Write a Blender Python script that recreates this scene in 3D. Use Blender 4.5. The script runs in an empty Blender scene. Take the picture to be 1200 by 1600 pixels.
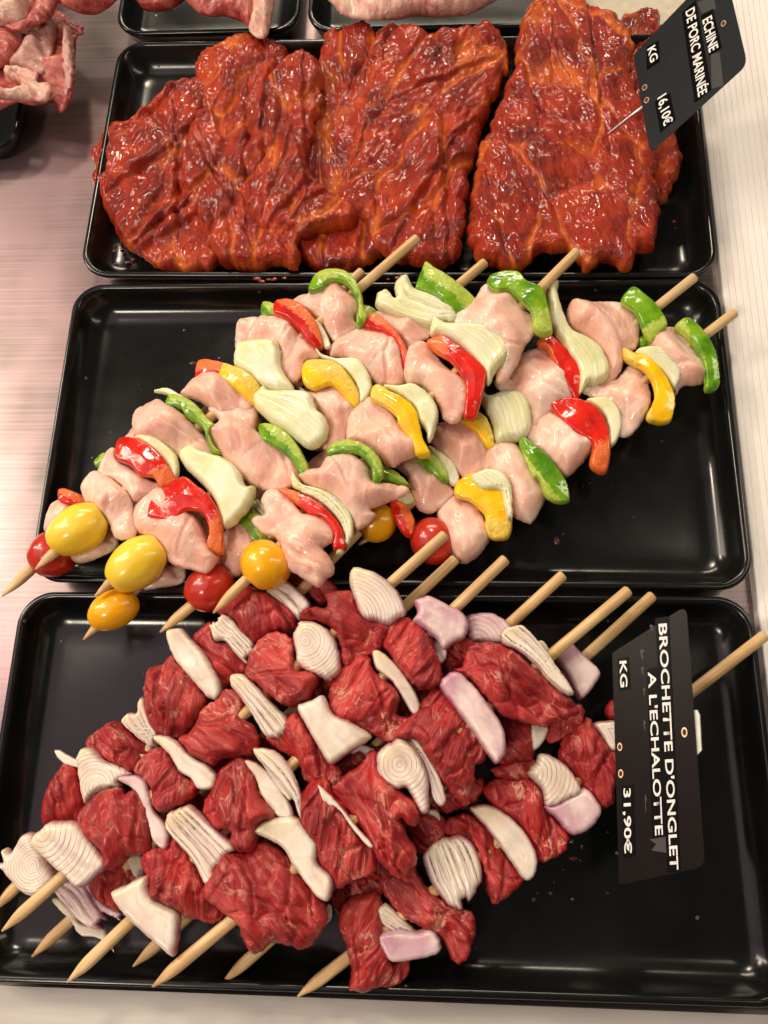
import bpy, math, random
import numpy as np
from mathutils import Vector, Matrix, noise
from mathutils.geometry import delaunay_2d_cdt

# ------------------------------------------------------------------ camera, world, lights, exposure
S = bpy.context.scene
COL = S.collection
F = 1250.0
TH, RO, YA, DI = 0.30942, 0.01619, 0.05479, 0.42534
MC = Matrix.Rotation(YA, 3, 'Y') @ Matrix.Rotation(TH, 3, 'X') @ Matrix.Rotation(RO, 3, 'Z')
CC = MC @ Vector((0, 0, DI))
cd = bpy.data.cameras.new('camera')
cam = bpy.data.objects.new('camera', cd)
COL.objects.link(cam)
cam.matrix_world = Matrix.Translation(CC) @ MC.to_4x4()
cd.sensor_fit = 'VERTICAL'; cd.sensor_height = 32.0; cd.lens = 32.0 * F / 1600.0
cd.clip_start = 0.01; cd.clip_end = 60
S.camera = cam
wd = bpy.data.worlds.new('World'); S.world = wd; wd.use_nodes = True
wd.node_tree.nodes['Background'].inputs[0].default_value = (1.0, .93, .87, 1)
wd.node_tree.nodes['Background'].inputs[1].default_value = 0.075


def area(name, loc, target, sx, sy, power, color):
    l = bpy.data.lights.new(name, 'AREA'); l.shape = 'RECTANGLE'; l.size = sx; l.size_y = sy
    l.energy = power; l.color = color
    o = bpy.data.objects.new(name, l); COL.objects.link(o)
    o.location = loc
    o.rotation_euler = (Vector(target) - Vector(loc)).to_track_quat('-Z', 'Y').to_euler()
    return o


area('pink_case_lamp', (-0.66, 0.0, 0.80), (-.3, 0.0, 0), 0.72, 1.25, 2.4, (1.0, .72, .80))
area('left_strip_lamp', (-1.10, 0.35, 0.95), (0, .03, 0), 0.12, 1.2, 10.0, (1.0, .86, .67))
area('far_strip_lamp', (-0.05, 2.60, 1.35), (0, .05, 0), 1.6, 0.16, 28.0, (1.0, .86, .66))
area('right_strip_lamp', (0.80, 0.25, 0.75), (0, .05, 0), 0.06, 0.9, 2.4, (1.0, .88, .72))
area('added_glint_spot', (-0.75, -0.95, 1.5), (0, 0, 0), 0.22, 0.22, 10.0, (1.0, .87, .68))  # small unseen spot, added for crisp glints on the wet food
area('added_glint_spot_far', (-0.25, 1.6, 1.9), (0, 0, 0), 0.26, 0.26, 18.0, (1.0, .86, .67))  # another added spot, far side: more glints and overall light
area('added_fill_spot_side', (-1.30, 0.80, 1.3), (0, 0, 0), 0.20, 0.20, 10.0, (1.0, .86, .68))  # spot added high on the left to make up for the dimmed soft light
S.view_settings.view_transform = 'Standard'; S.view_settings.look = 'None'
S.view_settings.exposure = 0.0; S.view_settings.gamma = 1.0
S.view_settings.use_curve_mapping = False
S.render.engine = 'CYCLES'

# ------------------------------------------------------------------ photo measurements -> world


def ray(px, py):
    d = MC @ Vector(((px - 600) / F, -(py - 800) / F, -1))
    return d


def U(px, py, z):
    d = ray(px, py)
    return CC + d * ((z - CC.z) / d.z)


FR = {'A': (0, 0, 2), 'B': (600, 0, 2), 'C': (0, 420, 3), 'D': (360, 400, 3), 'E': (740, 400, 2.6087),
      'F': (0, 680, 3), 'G': (360, 680, 3), 'H': (740, 680, 2.6087), 'I': (0, 1000, 3), 'J': (300, 860, 3),
      'K': (620, 900, 3), 'L': (900, 920, 3.3333), 'M': (0, 1260, 3), 'N': (300, 1120, 3), 'O': (560, 1120, 3),
      'P': (400, 1300, 2.4), 'Q': (0, 0, 5.926), 'T': (0, 0, 1), 'V': (900, 0, 4), 'W': (200, 1100, 4)}


def fr(f, pts):
    x, y, s = FR[f]
    return [(x + a / s, y + b / s) for a, b in pts]


# ------------------------------------------------------------------ materials


class NB:
    def __init__(s, name):
        s.m = bpy.data.materials.new(name); s.m.use_nodes = True
        s.t = s.m.node_tree; s.n = s.t.nodes; s.p = s.n['Principled BSDF']

    def node(s, t, **kw):
        o = s.n.new(t)
        for k, v in kw.items():
            setattr(o, k, v)
        return o

    def link(s, a, b):
        s.t.links.new(a, b)

    def inp(s, i, v):
        if isinstance(v, bpy.types.NodeSocket):
            s.link(v, i)
        elif isinstance(v, (tuple, list)) and len(v) == 3 and i.type == 'RGBA':
            i.default_value = (*v, 1)
        else:
            i.default_value = v

    def coord(s, scale=(1, 1, 1), rot=(0, 0, 0), kind='Object'):
        tc = s.node('ShaderNodeTexCoord'); mp = s.node('ShaderNodeMapping')
        mp.inputs['Scale'].default_value = scale; mp.inputs['Rotation'].default_value = rot
        s.link(tc.outputs[kind], mp.inputs[0])
        # each object gets a shifted patch of the pattern
        oi = s.node('ShaderNodeObjectInfo')
        mu = s.node('ShaderNodeVectorMath', operation='SCALE'); cb = s.node('ShaderNodeCombineXYZ')
        for k in range(3):
            s.link(oi.outputs['Random'], cb.inputs[k])
        s.link(cb.outputs[0], mu.inputs[0]); mu.inputs['Scale'].default_value = 37.0
        ad = s.node('ShaderNodeVectorMath', operation='ADD')
        s.link(mp.outputs[0], ad.inputs[0]); s.link(mu.outputs[0], ad.inputs[1])
        return ad.outputs[0]

    def noise(s, vec, scale, detail=3, rough=.55, dist=0.0, typ='FBM'):
        o = s.node('ShaderNodeTexNoise')
        o.noise_type = typ
        s.link(vec, o.inputs['Vector'])
        o.inputs['Scale'].default_value = scale; o.inputs['Detail'].default_value = detail
        o.inputs['Roughness'].default_value = rough; o.inputs['Distortion'].default_value = dist
        return o.outputs['Fac']

    def ramp(s, fac, stops, interp='LINEAR'):
        o = s.node('ShaderNodeValToRGB'); s.link(fac, o.inputs[0]); cr = o.color_ramp; cr.interpolation = interp
        while len(cr.elements) > 1:
            cr.elements.remove(cr.elements[-1])
        for i, (p, c) in enumerate(stops):
            e = cr.elements[0] if i == 0 else cr.elements.new(p)
            e.position = p
            e.color = (c, c, c, 1) if isinstance(c, (int, float)) else (*c, 1)
        return o.outputs[0]

    def mix(s, f, a, b):
        o = s.node('ShaderNodeMix', data_type='RGBA')
        s.inp(o.inputs[0], f); s.inp(o.inputs[6], a); s.inp(o.inputs[7], b)
        return o.outputs[2]

    def math(s, op, a, b=0.0, c=None):
        o = s.node('ShaderNodeMath', operation=op)
        s.inp(o.inputs[0], a); s.inp(o.inputs[1], b)
        if c is not None:
            s.inp(o.inputs[2], c)
        return o.outputs[0]

    def vary(s, c, dark, amt):
        o = s.node('ShaderNodeObjectInfo')
        return s.mix(s.math('MULTIPLY', o.outputs['Random'], amt), c, dark)

    def attr(s, name):
        o = s.node('ShaderNodeAttribute', attribute_name=name)
        return o.outputs['Fac']

    def bump(s, h, strength, dist, prev=None):
        o = s.node('ShaderNodeBump'); o.inputs['Strength'].default_value = strength
        o.inputs['Distance'].default_value = dist
        s.link(h, o.inputs['Height'])
        if prev:
            s.link(prev, o.inputs['Normal'])
        return o.outputs[0]

    def fin(s, col, rough, normal=None, **kw):
        s.inp(s.p.inputs['Base Color'], col); s.inp(s.p.inputs['Roughness'], rough)
        if normal:
            s.link(normal, s.p.inputs['Normal'])
        for k, v in kw.items():
            s.inp(s.p.inputs[k.replace('_', ' ')], v)
        return s.m


def m_chicken():
    b = NB('raw_chicken')
    v = b.coord((100, 100, 100)); vs = b.coord((110, 22, 80))
    n1 = b.noise(v, .55, 3, .55, .5)
    c = b.ramp(n1, [(.30, (.76, .38, .29)), (.45, (.84, .51, .40)), (.57, (.89, .62, .50)), (.70, (.92, .76, .64))])
    st = b.ramp(b.noise(vs, 1.6, 3, .5, .4), [(.50, 0.0), (.70, .35)])
    c = b.mix(st, c, (.90, .70, .54))
    rd = b.ramp(b.noise(v, 1.1, 3, .5, .5), [(.58, 0.0), (.76, .38)])
    c = b.mix(rd, c, (.76, .30, .25))
    yf = b.ramp(b.noise(v, .9, 3, .6, .9), [(.60, 0.0), (.70, .55)])
    c = b.mix(yf, c, (.90, .72, .48))
    ve = b.math('ABSOLUTE', b.math('SUBTRACT', b.noise(vs, .8, 3, .5, .8), .5))
    c = b.mix(b.math('MULTIPLY', b.ramp(ve, [(.0, .5), (.012, .3), (.03, 0.0)]), b.ramp(b.noise(v, .5, 1), [(.45, 0.0), (.6, 1.0)])), c, (.93, .80, .68))
    c = b.vary(c, (.80, .36, .28), .45)
    h = b.noise(vs, 2.4, 4, .55, .5)
    nm = b.bump(h, .22, .0014)
    nm = b.bump(b.noise(b.coord((260, 90, 150)), 2.2, 4, .65, .3), .55, .0010, nm)
    r = b.ramp(b.noise(v, 3, 3), [(.35, .30), (.65, .48)])
    return b.fin(c, r, nm, Subsurface_Weight=.5, Subsurface_Radius=(1.0, .5, .32), Subsurface_Scale=.007,
                 Coat_Weight=.32, Coat_Roughness=.09)


def m_beef():
    b = NB('raw_beef')
    v = b.coord((100, 100, 100)); vs = b.coord((230, 22, 120)); vb = b.coord((90, 25, 70)); wv = b.coord((90, 45, 90))
    n1 = b.noise(vb, .75, 3, .55, .6)
    c = b.ramp(n1, [(.32, (.22, .007, .010)), (.46, (.38, .014, .016)), (.58, (.52, .030, .027)), (.72, (.64, .080, .062))])
    fib = b.ramp(b.noise(vs, 1.6, 4, .6, .35), [(.48, 0.0), (.60, .22), (.74, .5)])
    c = b.mix(fib, c, (.76, .19, .14))
    dk = b.ramp(b.noise(vs, 1.1, 3, .6, .3), [(.28, .55), (.44, 0.0)])
    c = b.mix(dk, c, (.17, .004, .006))
    r1 = b.math('ABSOLUTE', b.math('SUBTRACT', b.noise(wv, 1.1, 3, .55, 1.3), .5))
    line = b.ramp(r1, [(.0, .9), (.012, .7), (.028, 0.0)])
    gate = b.ramp(b.noise(v, .55, 2), [(.50, 0.0), (.62, .75)])
    c = b.mix(b.math('MULTIPLY', line, gate), c, (.76, .40, .28))
    ch = b.ramp(b.noise(v, .55, 4, .6, .8), [(.66, 0.0), (.70, .75)])
    c = b.mix(ch, c, (.78, .32, .22))
    c = b.vary(c, (.17, .005, .012), .36)
    nm = b.bump(b.noise(vs, 1.5, 5, .65, .35), .8, .0020)
    nm = b.bump(b.noise(v, 6.0, 3, .6), .30, .0008, nm)
    r = b.ramp(b.noise(v, 2.5, 3), [(.35, .32), (.65, .55)])
    return b.fin(c, r, nm, Subsurface_Weight=.10, Subsurface_Radius=(1.0, .25, .2), Subsurface_Scale=.003,
                 Coat_Weight=.15, Coat_Roughness=.14, Specular_IOR_Level=.4)


def m_pork():
    b = NB('marinated_pork')
    v = b.coord((100, 100, 100)); vs = b.coord((130, 40, 100)); vw = b.coord((50, 28, 60))
    n1 = b.noise(v, .40, 5, .6, .7)
    c = b.ramp(n1, [(.28, (.09, .003, .0012)), (.42, (.21, .0075, .002)), (.56, (.38, .021, .0028)), (.72, (.60, .070, .005))])
    st = b.ramp(b.noise(vs, 1.5, 4, .6, .5), [(.46, 0.0), (.72, .38)])
    c = b.mix(st, c, (.52, .042, .003))
    # fat along the muscle seams
    sm = b.ramp(b.attr('lay'), [(.0, .95), (.10, .7), (.26, 0.0)])
    gt = b.ramp(b.noise(v, .30, 3, .6), [(.45, 0.0), (.58, 1.0)])
    c = b.mix(b.math('MULTIPLY', sm, gt), c, (.74, .15, .008))
    ed = b.ramp(b.attr('edge'), [(.0, .8), (.40, 0.0)])
    c = b.mix(b.math('MULTIPLY', ed, b.ramp(b.noise(v, .6, 2), [(.45, 0.0), (.6, 1.0)])), c, (.62, .11, .008))
    sp = b.ramp(b.noise(v, 11, 3, .7), [(.60, 0.0), (.68, .75)])
    c = b.mix(sp, c, (.60, .085, .006))
    sp2 = b.ramp(b.noise(v, 15, 3, .7), [(.32, .55), (.40, 0.0)])
    c = b.mix(sp2, c, (.14, .005, .002))
    nm = b.bump(b.noise(vs, 1.7, 5, .6, .8), .45, .0026)
    nm = b.bump(b.noise(v, 7.0, 5, .7), 1.0, .0013, nm)
    r = b.ramp(b.noise(v, .8, 4, .6), [(.38, .16), (.62, .42)])
    return b.fin(c, r, nm, Coat_Weight=.45, Coat_Roughness=.07, Specular_IOR_Level=.28)


def m_rawrib(name, c0, c1, c2):
    b = NB(name)
    v = b.coord((100, 100, 100)); vs = b.coord((120, 26, 90))
    n1 = b.noise(v, .8, 5, .6, .8)
    c = b.ramp(n1, [(.36, c0), (.5, c1), (.64, c2)])
    s2 = b.ramp(b.noise(vs, 1.4, 4, .6, .8), [(.48, 0.0), (.62, .6)])
    c = b.mix(s2, c, c2)
    nm = b.bump(b.noise(vs, 2.2, 6, .65, .6), .7, .003)
    return b.fin(c, .34, nm, Subsurface_Weight=.15, Subsurface_Radius=(1, .4, .3), Subsurface_Scale=.004,
                 Coat_Weight=.3, Coat_Roughness=.2)


def m_pepper(name, skin, dark, flesh):
    b = NB(name)
    v = b.coord((100, 100, 100))
    c = b.ramp(b.noise(v, 1.0, 3), [(.35, dark), (.6, skin)])
    sd = b.math('ADD', b.attr('side'), b.math('MULTIPLY', b.math('SUBTRACT', b.noise(v, 2.0, 3), .5), .5))
    cut = b.ramp(b.attr('edge'), [(.0, .0), (.04, .75), (.22, .75), (.30, 0.0)])
    f = b.math('MAXIMUM', b.ramp(sd, [(.40, 0.0), (.52, 1.0)]), b.math('MULTIPLY', cut, b.ramp(b.noise(v, .7, 1), [(.46, 0.0), (.52, 1.0)])))
    fl = b.ramp(b.noise(v, 5, 4), [(.35, tuple(x * .75 for x in flesh)), (.65, flesh)])
    c = b.mix(f, c, fl)
    h = b.math('MULTIPLY', b.noise(v, 8, 4), f)
    nm = b.bump(h, .5, .001)
    nm = b.bump(b.noise(v, 1.6, 2), .25, .002, nm)
    r = b.math('ADD', b.math('MULTIPLY', f, .2), .17)
    return b.fin(c, r, nm, Coat_Weight=.3, Coat_Roughness=.08, Subsurface_Weight=.08,
                 Subsurface_Radius=(.6, .6, .1), Subsurface_Scale=.003)


def m_onion(name, base, tint, line, edgec, edgeamt, linestr=.7, freq=1.0, endc=(.78, .76, .36)):
    b = NB(name)
    v = b.coord((100, 100, 100)); vs = b.coord((60, 60, 60))
    c = b.ramp(b.noise(vs, 1.1, 4, .6), [(.40, tint), (.60, base)])
    c = b.mix(b.ramp(b.attr('edge'), [(.0, .3), (.5, 0.0)]), c, tint)
    lw = b.math('ADD', b.math('MULTIPLY', b.attr('lay'), freq),
                b.math('MULTIPLY', b.math('SUBTRACT', b.noise(vs, .9, 2), .5), .9))
    fc = b.math('FRACT', lw)
    dl = b.math('ABSOLUTE', b.math('SUBTRACT', fc, .5))
    ln = b.ramp(dl, [(.0, 1.0), (.05, .8), (.12, 0.0)])
    ln = b.math('MULTIPLY', ln, b.ramp(b.noise(vs, 2.2, 2), [(.32, .25), (.6, 1.0)]))
    # alternate layers differ a little in tone
    alt = b.math('FRACT', b.math('MULTIPLY', b.math('FLOOR', lw), .37))
    c = b.mix(b.math('MULTIPLY', alt, .45), c, tint)
    c = b.mix(b.math('MULTIPLY', ln, linestr), c, line)
    # fine veins along the layers
    fv = b.math('ABSOLUTE', b.math('SUBTRACT', b.math('FRACT', b.math('MULTIPLY', lw, 5.0)), .5))
    c = b.mix(b.ramp(fv, [(.0, .15), (.22, 0.0)]), c, line)
    al = b.attr('along')
    c = b.mix(b.ramp(al, [(.35, 0.0), (.95, .55)]), c, endc)
    e = b.ramp(b.attr('edge'), [(.0, edgeamt), (.45, 0.0)])
    sd = b.ramp(b.attr('side'), [(.25, 0.0), (.6, 1.0)])
    gg = b.ramp(b.noise(vs, .5, 2), [(.40, 0.0), (.54, 1.0)])
    c = b.mix(b.math('MULTIPLY', e, b.math('MAXIMUM', sd, gg)), c, edgec)
    nm = b.bump(b.ramp(dl, [(0, 0.0), (.16, 1.0)]), .35 * linestr, .0006)
    nm = b.bump(b.noise(v, 2.0, 3), .2, .001, nm)
    stv = b.ramp(b.noise(b.coord((150, 16, 60)), 1.0, 3, .5), [(.50, 0.0), (.70, .32)])
    c = b.mix(b.math('MULTIPLY', stv, linestr), c, line)
    return b.fin(c, .33, nm, Subsurface_Weight=.5, Subsurface_Radius=(1, .9, .6), Subsurface_Scale=.006,
                 Coat_Weight=.25, Coat_Roughness=.12)


def m_tomato(name, c0, c1):
    b = NB(name)
    v = b.coord((100, 100, 100))
    c = b.ramp(b.noise(v, .8, 4, .6), [(.35, c0), (.65, c1)])
    c = b.mix(b.ramp(b.noise(b.coord((40, 220, 220)), 1.2, 3), [(.50, 0.0), (.75, .4)]), c, tuple(min(1, x * 1.25 + .03) for x in c1))
    nm = b.bump(b.noise(v, 1.5, 3), .12, .002)
    return b.fin(c, .24, nm, Subsurface_Weight=.25, Subsurface_Radius=(1, .5, .2), Subsurface_Scale=.003,
                 Coat_Weight=.3, Coat_Roughness=.10)


def m_wood():
    b = NB('skewer_wood')
    v = b.coord((700, 700, 25)); v2 = b.coord((100, 100, 40))
    n = b.noise(v, 1.0, 4, .6)
    c = b.ramp(n, [(.3, (.46, .27, .11)), (.5, (.68, .45, .21)), (.7, (.78, .57, .31))])
    c = b.mix(b.ramp(b.noise(v2, 1.2, 2), [(.45, 0.0), (.7, .5)]), c, (.47, .25, .08))
    nm = b.bump(n, .35, .0004)
    return b.fin(c, .5, nm)


def m_tray():
    b = NB('black_melamine')
    tc = b.coord((10, 10, 10)); v = b.coord((100, 100, 100))
    sm = b.noise(tc, 1.6, 5, .6, .5)
    c = b.ramp(sm, [(.3, (.0035, .004, .0035)), (.7, (.0065, .0068, .006))])
    r = b.ramp(sm, [(.3, .15), (.7, .24)])
    # fine specks and drops
    vo = b.node('ShaderNodeTexVoronoi'); b.link(v, vo.inputs['Vector']); vo.inputs['Scale'].default_value = .55
    dots = b.ramp(vo.outputs['Distance'], [(.0, 1.0), (.035, .6), (.055, 0.0)])
    gate = b.ramp(b.noise(tc, 4, 2), [(.46, 0.0), (.54, 1.0)])
    dg = b.math('MULTIPLY', dots, gate)
    c = b.mix(b.math('MULTIPLY', dg, .5), c, (.25, .23, .20))
    nm = b.bump(dg, .5, .0006)
    # faint scratches
    sc = b.coord((900, 25, 100), (0, 0, .9))
    nm = b.bump(b.noise(sc, 1.0, 2), .03, .0006, nm)
    return b.fin(c, r, nm, Specular_IOR_Level=.48)


def m_simple(name, col, rough, **kw):
    b = NB(name)
    v = b.coord((100, 100, 100))
    n = b.noise(v, 2.0, 4)
    c = b.ramp(n, [(.3, tuple(x * .85 for x in col)), (.7, tuple(min(1, x * 1.08) for x in col))])
    nm = b.bump(b.noise(v, 10, 3), .08, .0004)
    return b.fin(c, rough, nm, **kw)


def m_steel():
    b = NB('brushed_steel')
    v = b.coord((6, 600, 10)); v2 = b.coord((12, 9, 10))
    n = b.noise(v, 1.0, 3); n2 = b.math('ADD', b.math('MULTIPLY', b.noise(v2, .8, 3, .5, .2), .8), b.math('MULTIPLY', n, .2))
    c = b.ramp(n2, [(.36, (.13, .11, .10)), (.58, (.42, .29, .30))])
    r = b.math('ADD', b.math('MULTIPLY', n2, .2), .22)
    nm = b.bump(n, .05, .0006)
    return b.fin(c, r, nm, Metallic=.75)


def m_ledge():
    b = NB('white_laminate')
    v = b.coord((9, 260, 10)); v2 = b.coord((10, 60, 10))
    c = b.ramp(b.noise(v2, 1.5, 4), [(.3, (.48, .44, .40)), (.7, (.60, .56, .52))])
    c = b.mix(b.ramp(b.noise(v, 1.2, 4), [(.5, 0.0), (.75, .35)]), c, (.42, .37, .32))
    return b.fin(c, .42, b.bump(b.noise(v, 1.2, 3), .15, .0005))


def m_panel():
    b = NB('ribbed_white_plastic')
    v = b.coord((100, 5, 10)); v2 = b.coord((8, 4, 8))
    c = b.ramp(b.noise(v, .8, 3), [(.35, (.84, .79, .73)), (.65, (.90, .87, .82))])
    c = b.mix(b.ramp(b.noise(v2, 1, 3), [(.4, 0.0), (.7, .4)]), c, (.86, .76, .75))
    return b.fin(c, .38)


M = {
    'chicken': m_chicken(), 'beef': m_beef(), 'pork': m_pork(),
    'rib_meat': m_rawrib('raw_rib_meat', (.28, .018, .014), (.44, .05, .04), (.56, .16, .12)),
    'rib_fat': m_rawrib('raw_rib_fat', (.52, .18, .14), (.64, .32, .24), (.70, .48, .38)),
    'rib_bone': m_rawrib('raw_rib_bone', (.32, .07, .06), (.46, .20, .16), (.52, .30, .24)),
    'green': m_pepper('green_pepper_skin', (.20, .40, .012), (.07, .22, .005), (.45, .58, .06)),
    'red': m_pepper('red_pepper_skin', (.72, .022, .010), (.50, .010, .006), (.86, .16, .02)),
    'yellow': m_pepper('yellow_pepper_skin', (.92, .58, .010), (.88, .47, .006), (.92, .62, .08)),
    'onion': m_onion('white_onion', (.86, .82, .66), (.74, .72, .42), (.42, .50, .10), (.74, .74, .30), .35, .55, 1.6),
    'shallot': m_onion('shallot_flesh', (.86, .79, .69), (.76, .65, .52), (.30, .06, .12), (.44, .13, .22), 1.0, .75, 1.4, endc=(.72, .62, .34)),
    'purple': m_onion('shallot_skin_side', (.80, .66, .62), (.62, .38, .44), (.36, .10, .20), (.36, .05, .16), .9, .5, endc=(.42, .12, .26)),
    't_red': m_tomato('red_tomato_skin', (.42, .016, .010), (.56, .035, .014)),
    't_yel': m_tomato('yellow_tomato_skin', (.90, .56, .020), (.92, .66, .07)),
    't_ora': m_tomato('orange_tomato_skin', (.90, .38, .004), (.92, .48, .010)),
    'wood': m_wood(), 'tray': m_tray(), 'steel': m_steel(), 'ledge': m_ledge(), 'panel': m_panel(),
    'card': m_simple('black_card', (.014, .016, .019), .30, Specular_IOR_Level=.35),
    'card2': m_simple('black_brown_card', (.007, .0048, .004), .30, Specular_IOR_Level=.10),
    'tape': m_simple('black_label_tape', (.003, .0027, .0027), .35, Specular_IOR_Level=.06),
    'residue': m_simple('tape_residue', (.028, .027, .027), .5),
    'letter': m_simple('white_letters', (.80, .78, .75), .5),
    'eyelet': m_simple('brass_eyelet', (.70, .42, .25), .35, Metallic=.6),
    'hole': m_simple('hole_dark', (.012, .008, .006), .6),
    'pin': m_simple('steel_pin', (.62, .60, .57), .28, Metallic=1.0),
    'clip': m_simple('white_clip', (.66, .68, .60), .4),
    'juice': m_simple('meat_juice', (.10, .035, .03), .08),
    'drip': m_simple('marinade', (.22, .02, .006), .2),
    'cream': m_simple('cream_wall', (.55, .49, .36), .5),
}

# ------------------------------------------------------------------ mesh helpers


def link(name, me, mat, parent=None, smooth=True):
    if smooth:
        me.polygons.foreach_set('use_smooth', [True] * len(me.polygons))
    me.materials.append(M[mat])
    o = bpy.data.objects.new(name, me); COL.objects.link(o)
    if parent:
        o.parent = parent
    return o


def tag(o, label=None, cat=None, group=None, kind=None):
    for k, v in (('label', label), ('category', cat), ('group', group), ('kind', kind)):
        if v:
            o[k] = v
    return o


def empty(name, loc):
    o = bpy.data.objects.new(name, None); COL.objects.link(o); o.location = loc
    o.empty_display_size = .01
    return o


def spline(pts, step):
    """closed Catmull-Rom through pts (n,2) resampled at step"""
    P = np.array(pts, float); n = len(P); out = []
    for i in range(n):
        a, b, c, d = P[i - 1], P[i], P[(i + 1) % n], P[(i + 2) % n]
        k = max(2, int(np.linalg.norm(c - b) / (step * .25)))
        for t in np.linspace(0, 1, k, endpoint=False):
            out.append(.5 * ((2 * b) + (c - a) * t + (2 * a - 5 * b + 4 * c - d) * t * t + (3 * b - a - 3 * c + d) * t ** 3))
    out = np.array(out)
    seg = np.linalg.norm(np.roll(out, -1, 0) - out, axis=1)
    L = seg.sum(); m = max(12, int(L / step)); cs = np.r_[0, np.cumsum(seg)]
    tt = np.linspace(0, L, m, endpoint=False)
    oc = np.vstack([out, out[:1]])
    return np.c_[np.interp(tt, cs, oc[:, 0]), np.interp(tt, cs, oc[:, 1])]


def segdist(P, B):
    d = np.full(len(P), 1e9); nb = len(B)
    for i in range(nb):
        a, b = B[i], B[(i + 1) % nb]
        ab = b - a; t = np.clip(((P - a) @ ab) / max(ab @ ab, 1e-12), 0, 1)
        d = np.minimum(d, np.linalg.norm(P - a - t[:, None] * ab, axis=1))
    return d


def inside(P, B):
    r = np.zeros(len(P), bool); nb = len(B)
    for i in range(nb):
        x1, y1 = B[i]; x2, y2 = B[(i + 1) % nb]
        c = ((y1 > P[:, 1]) != (y2 > P[:, 1]))
        with np.errstate(divide='ignore', invalid='ignore'):
            xi = (x2 - x1) * (P[:, 1] - y1) / (y2 - y1) + x1
        r ^= c & (P[:, 0] < xi)
    return r


def nz(x, y, z=0.0):
    return noise.noise(Vector((x, y, z)))


COUNT = [0]
# kind: mat, T cap (mm), roundness R fraction, lump amp, lump freq(1/mm), fine amp, fine freqs (along, across), boundary jitter, spacing
SP = {
    'chicken': dict(k=1.05, T=11, R=.70, la=1.8, lf=.065, fa=.18, ff=(.06, .22), bj=.40, sp=.85, cr=1, cell=(.8, 13, 3.2)),
    'beef':    dict(k=1.06, T=11, R=.42, la=1.5, lf=.09, fa=.75, ff=(.06, .45), bj=.70, sp=.70, cr=2, cell=(2.0, 8, 1.1)),
    'pork':    dict(k=1.0, T=8, R=.28, la=3.6, lf=.030, fa=1.2, ff=(.10, .26), bj=1.9, sp=.90, cr=7, cell=(3.0, 24, 2.6)),
    'rib':     dict(k=1.0, T=9, R=.45, la=2.4, lf=.06, fa=.9, ff=(.08, .3), bj=.6, sp=1.1, cr=2, cell=(1.5, 14, 1.6)),
    'pepper':  dict(k=1.05, T=3.0, R=.17, la=.8, lf=.07, fa=.10, ff=(.2, .3), bj=.18, sp=.65, cr=0),
    'onion':   dict(k=1.05, T=5.5, R=.40, la=.7, lf=.06, fa=.10, ff=(.15, .4), bj=.25, sp=.60, cr=0),
}


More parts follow.
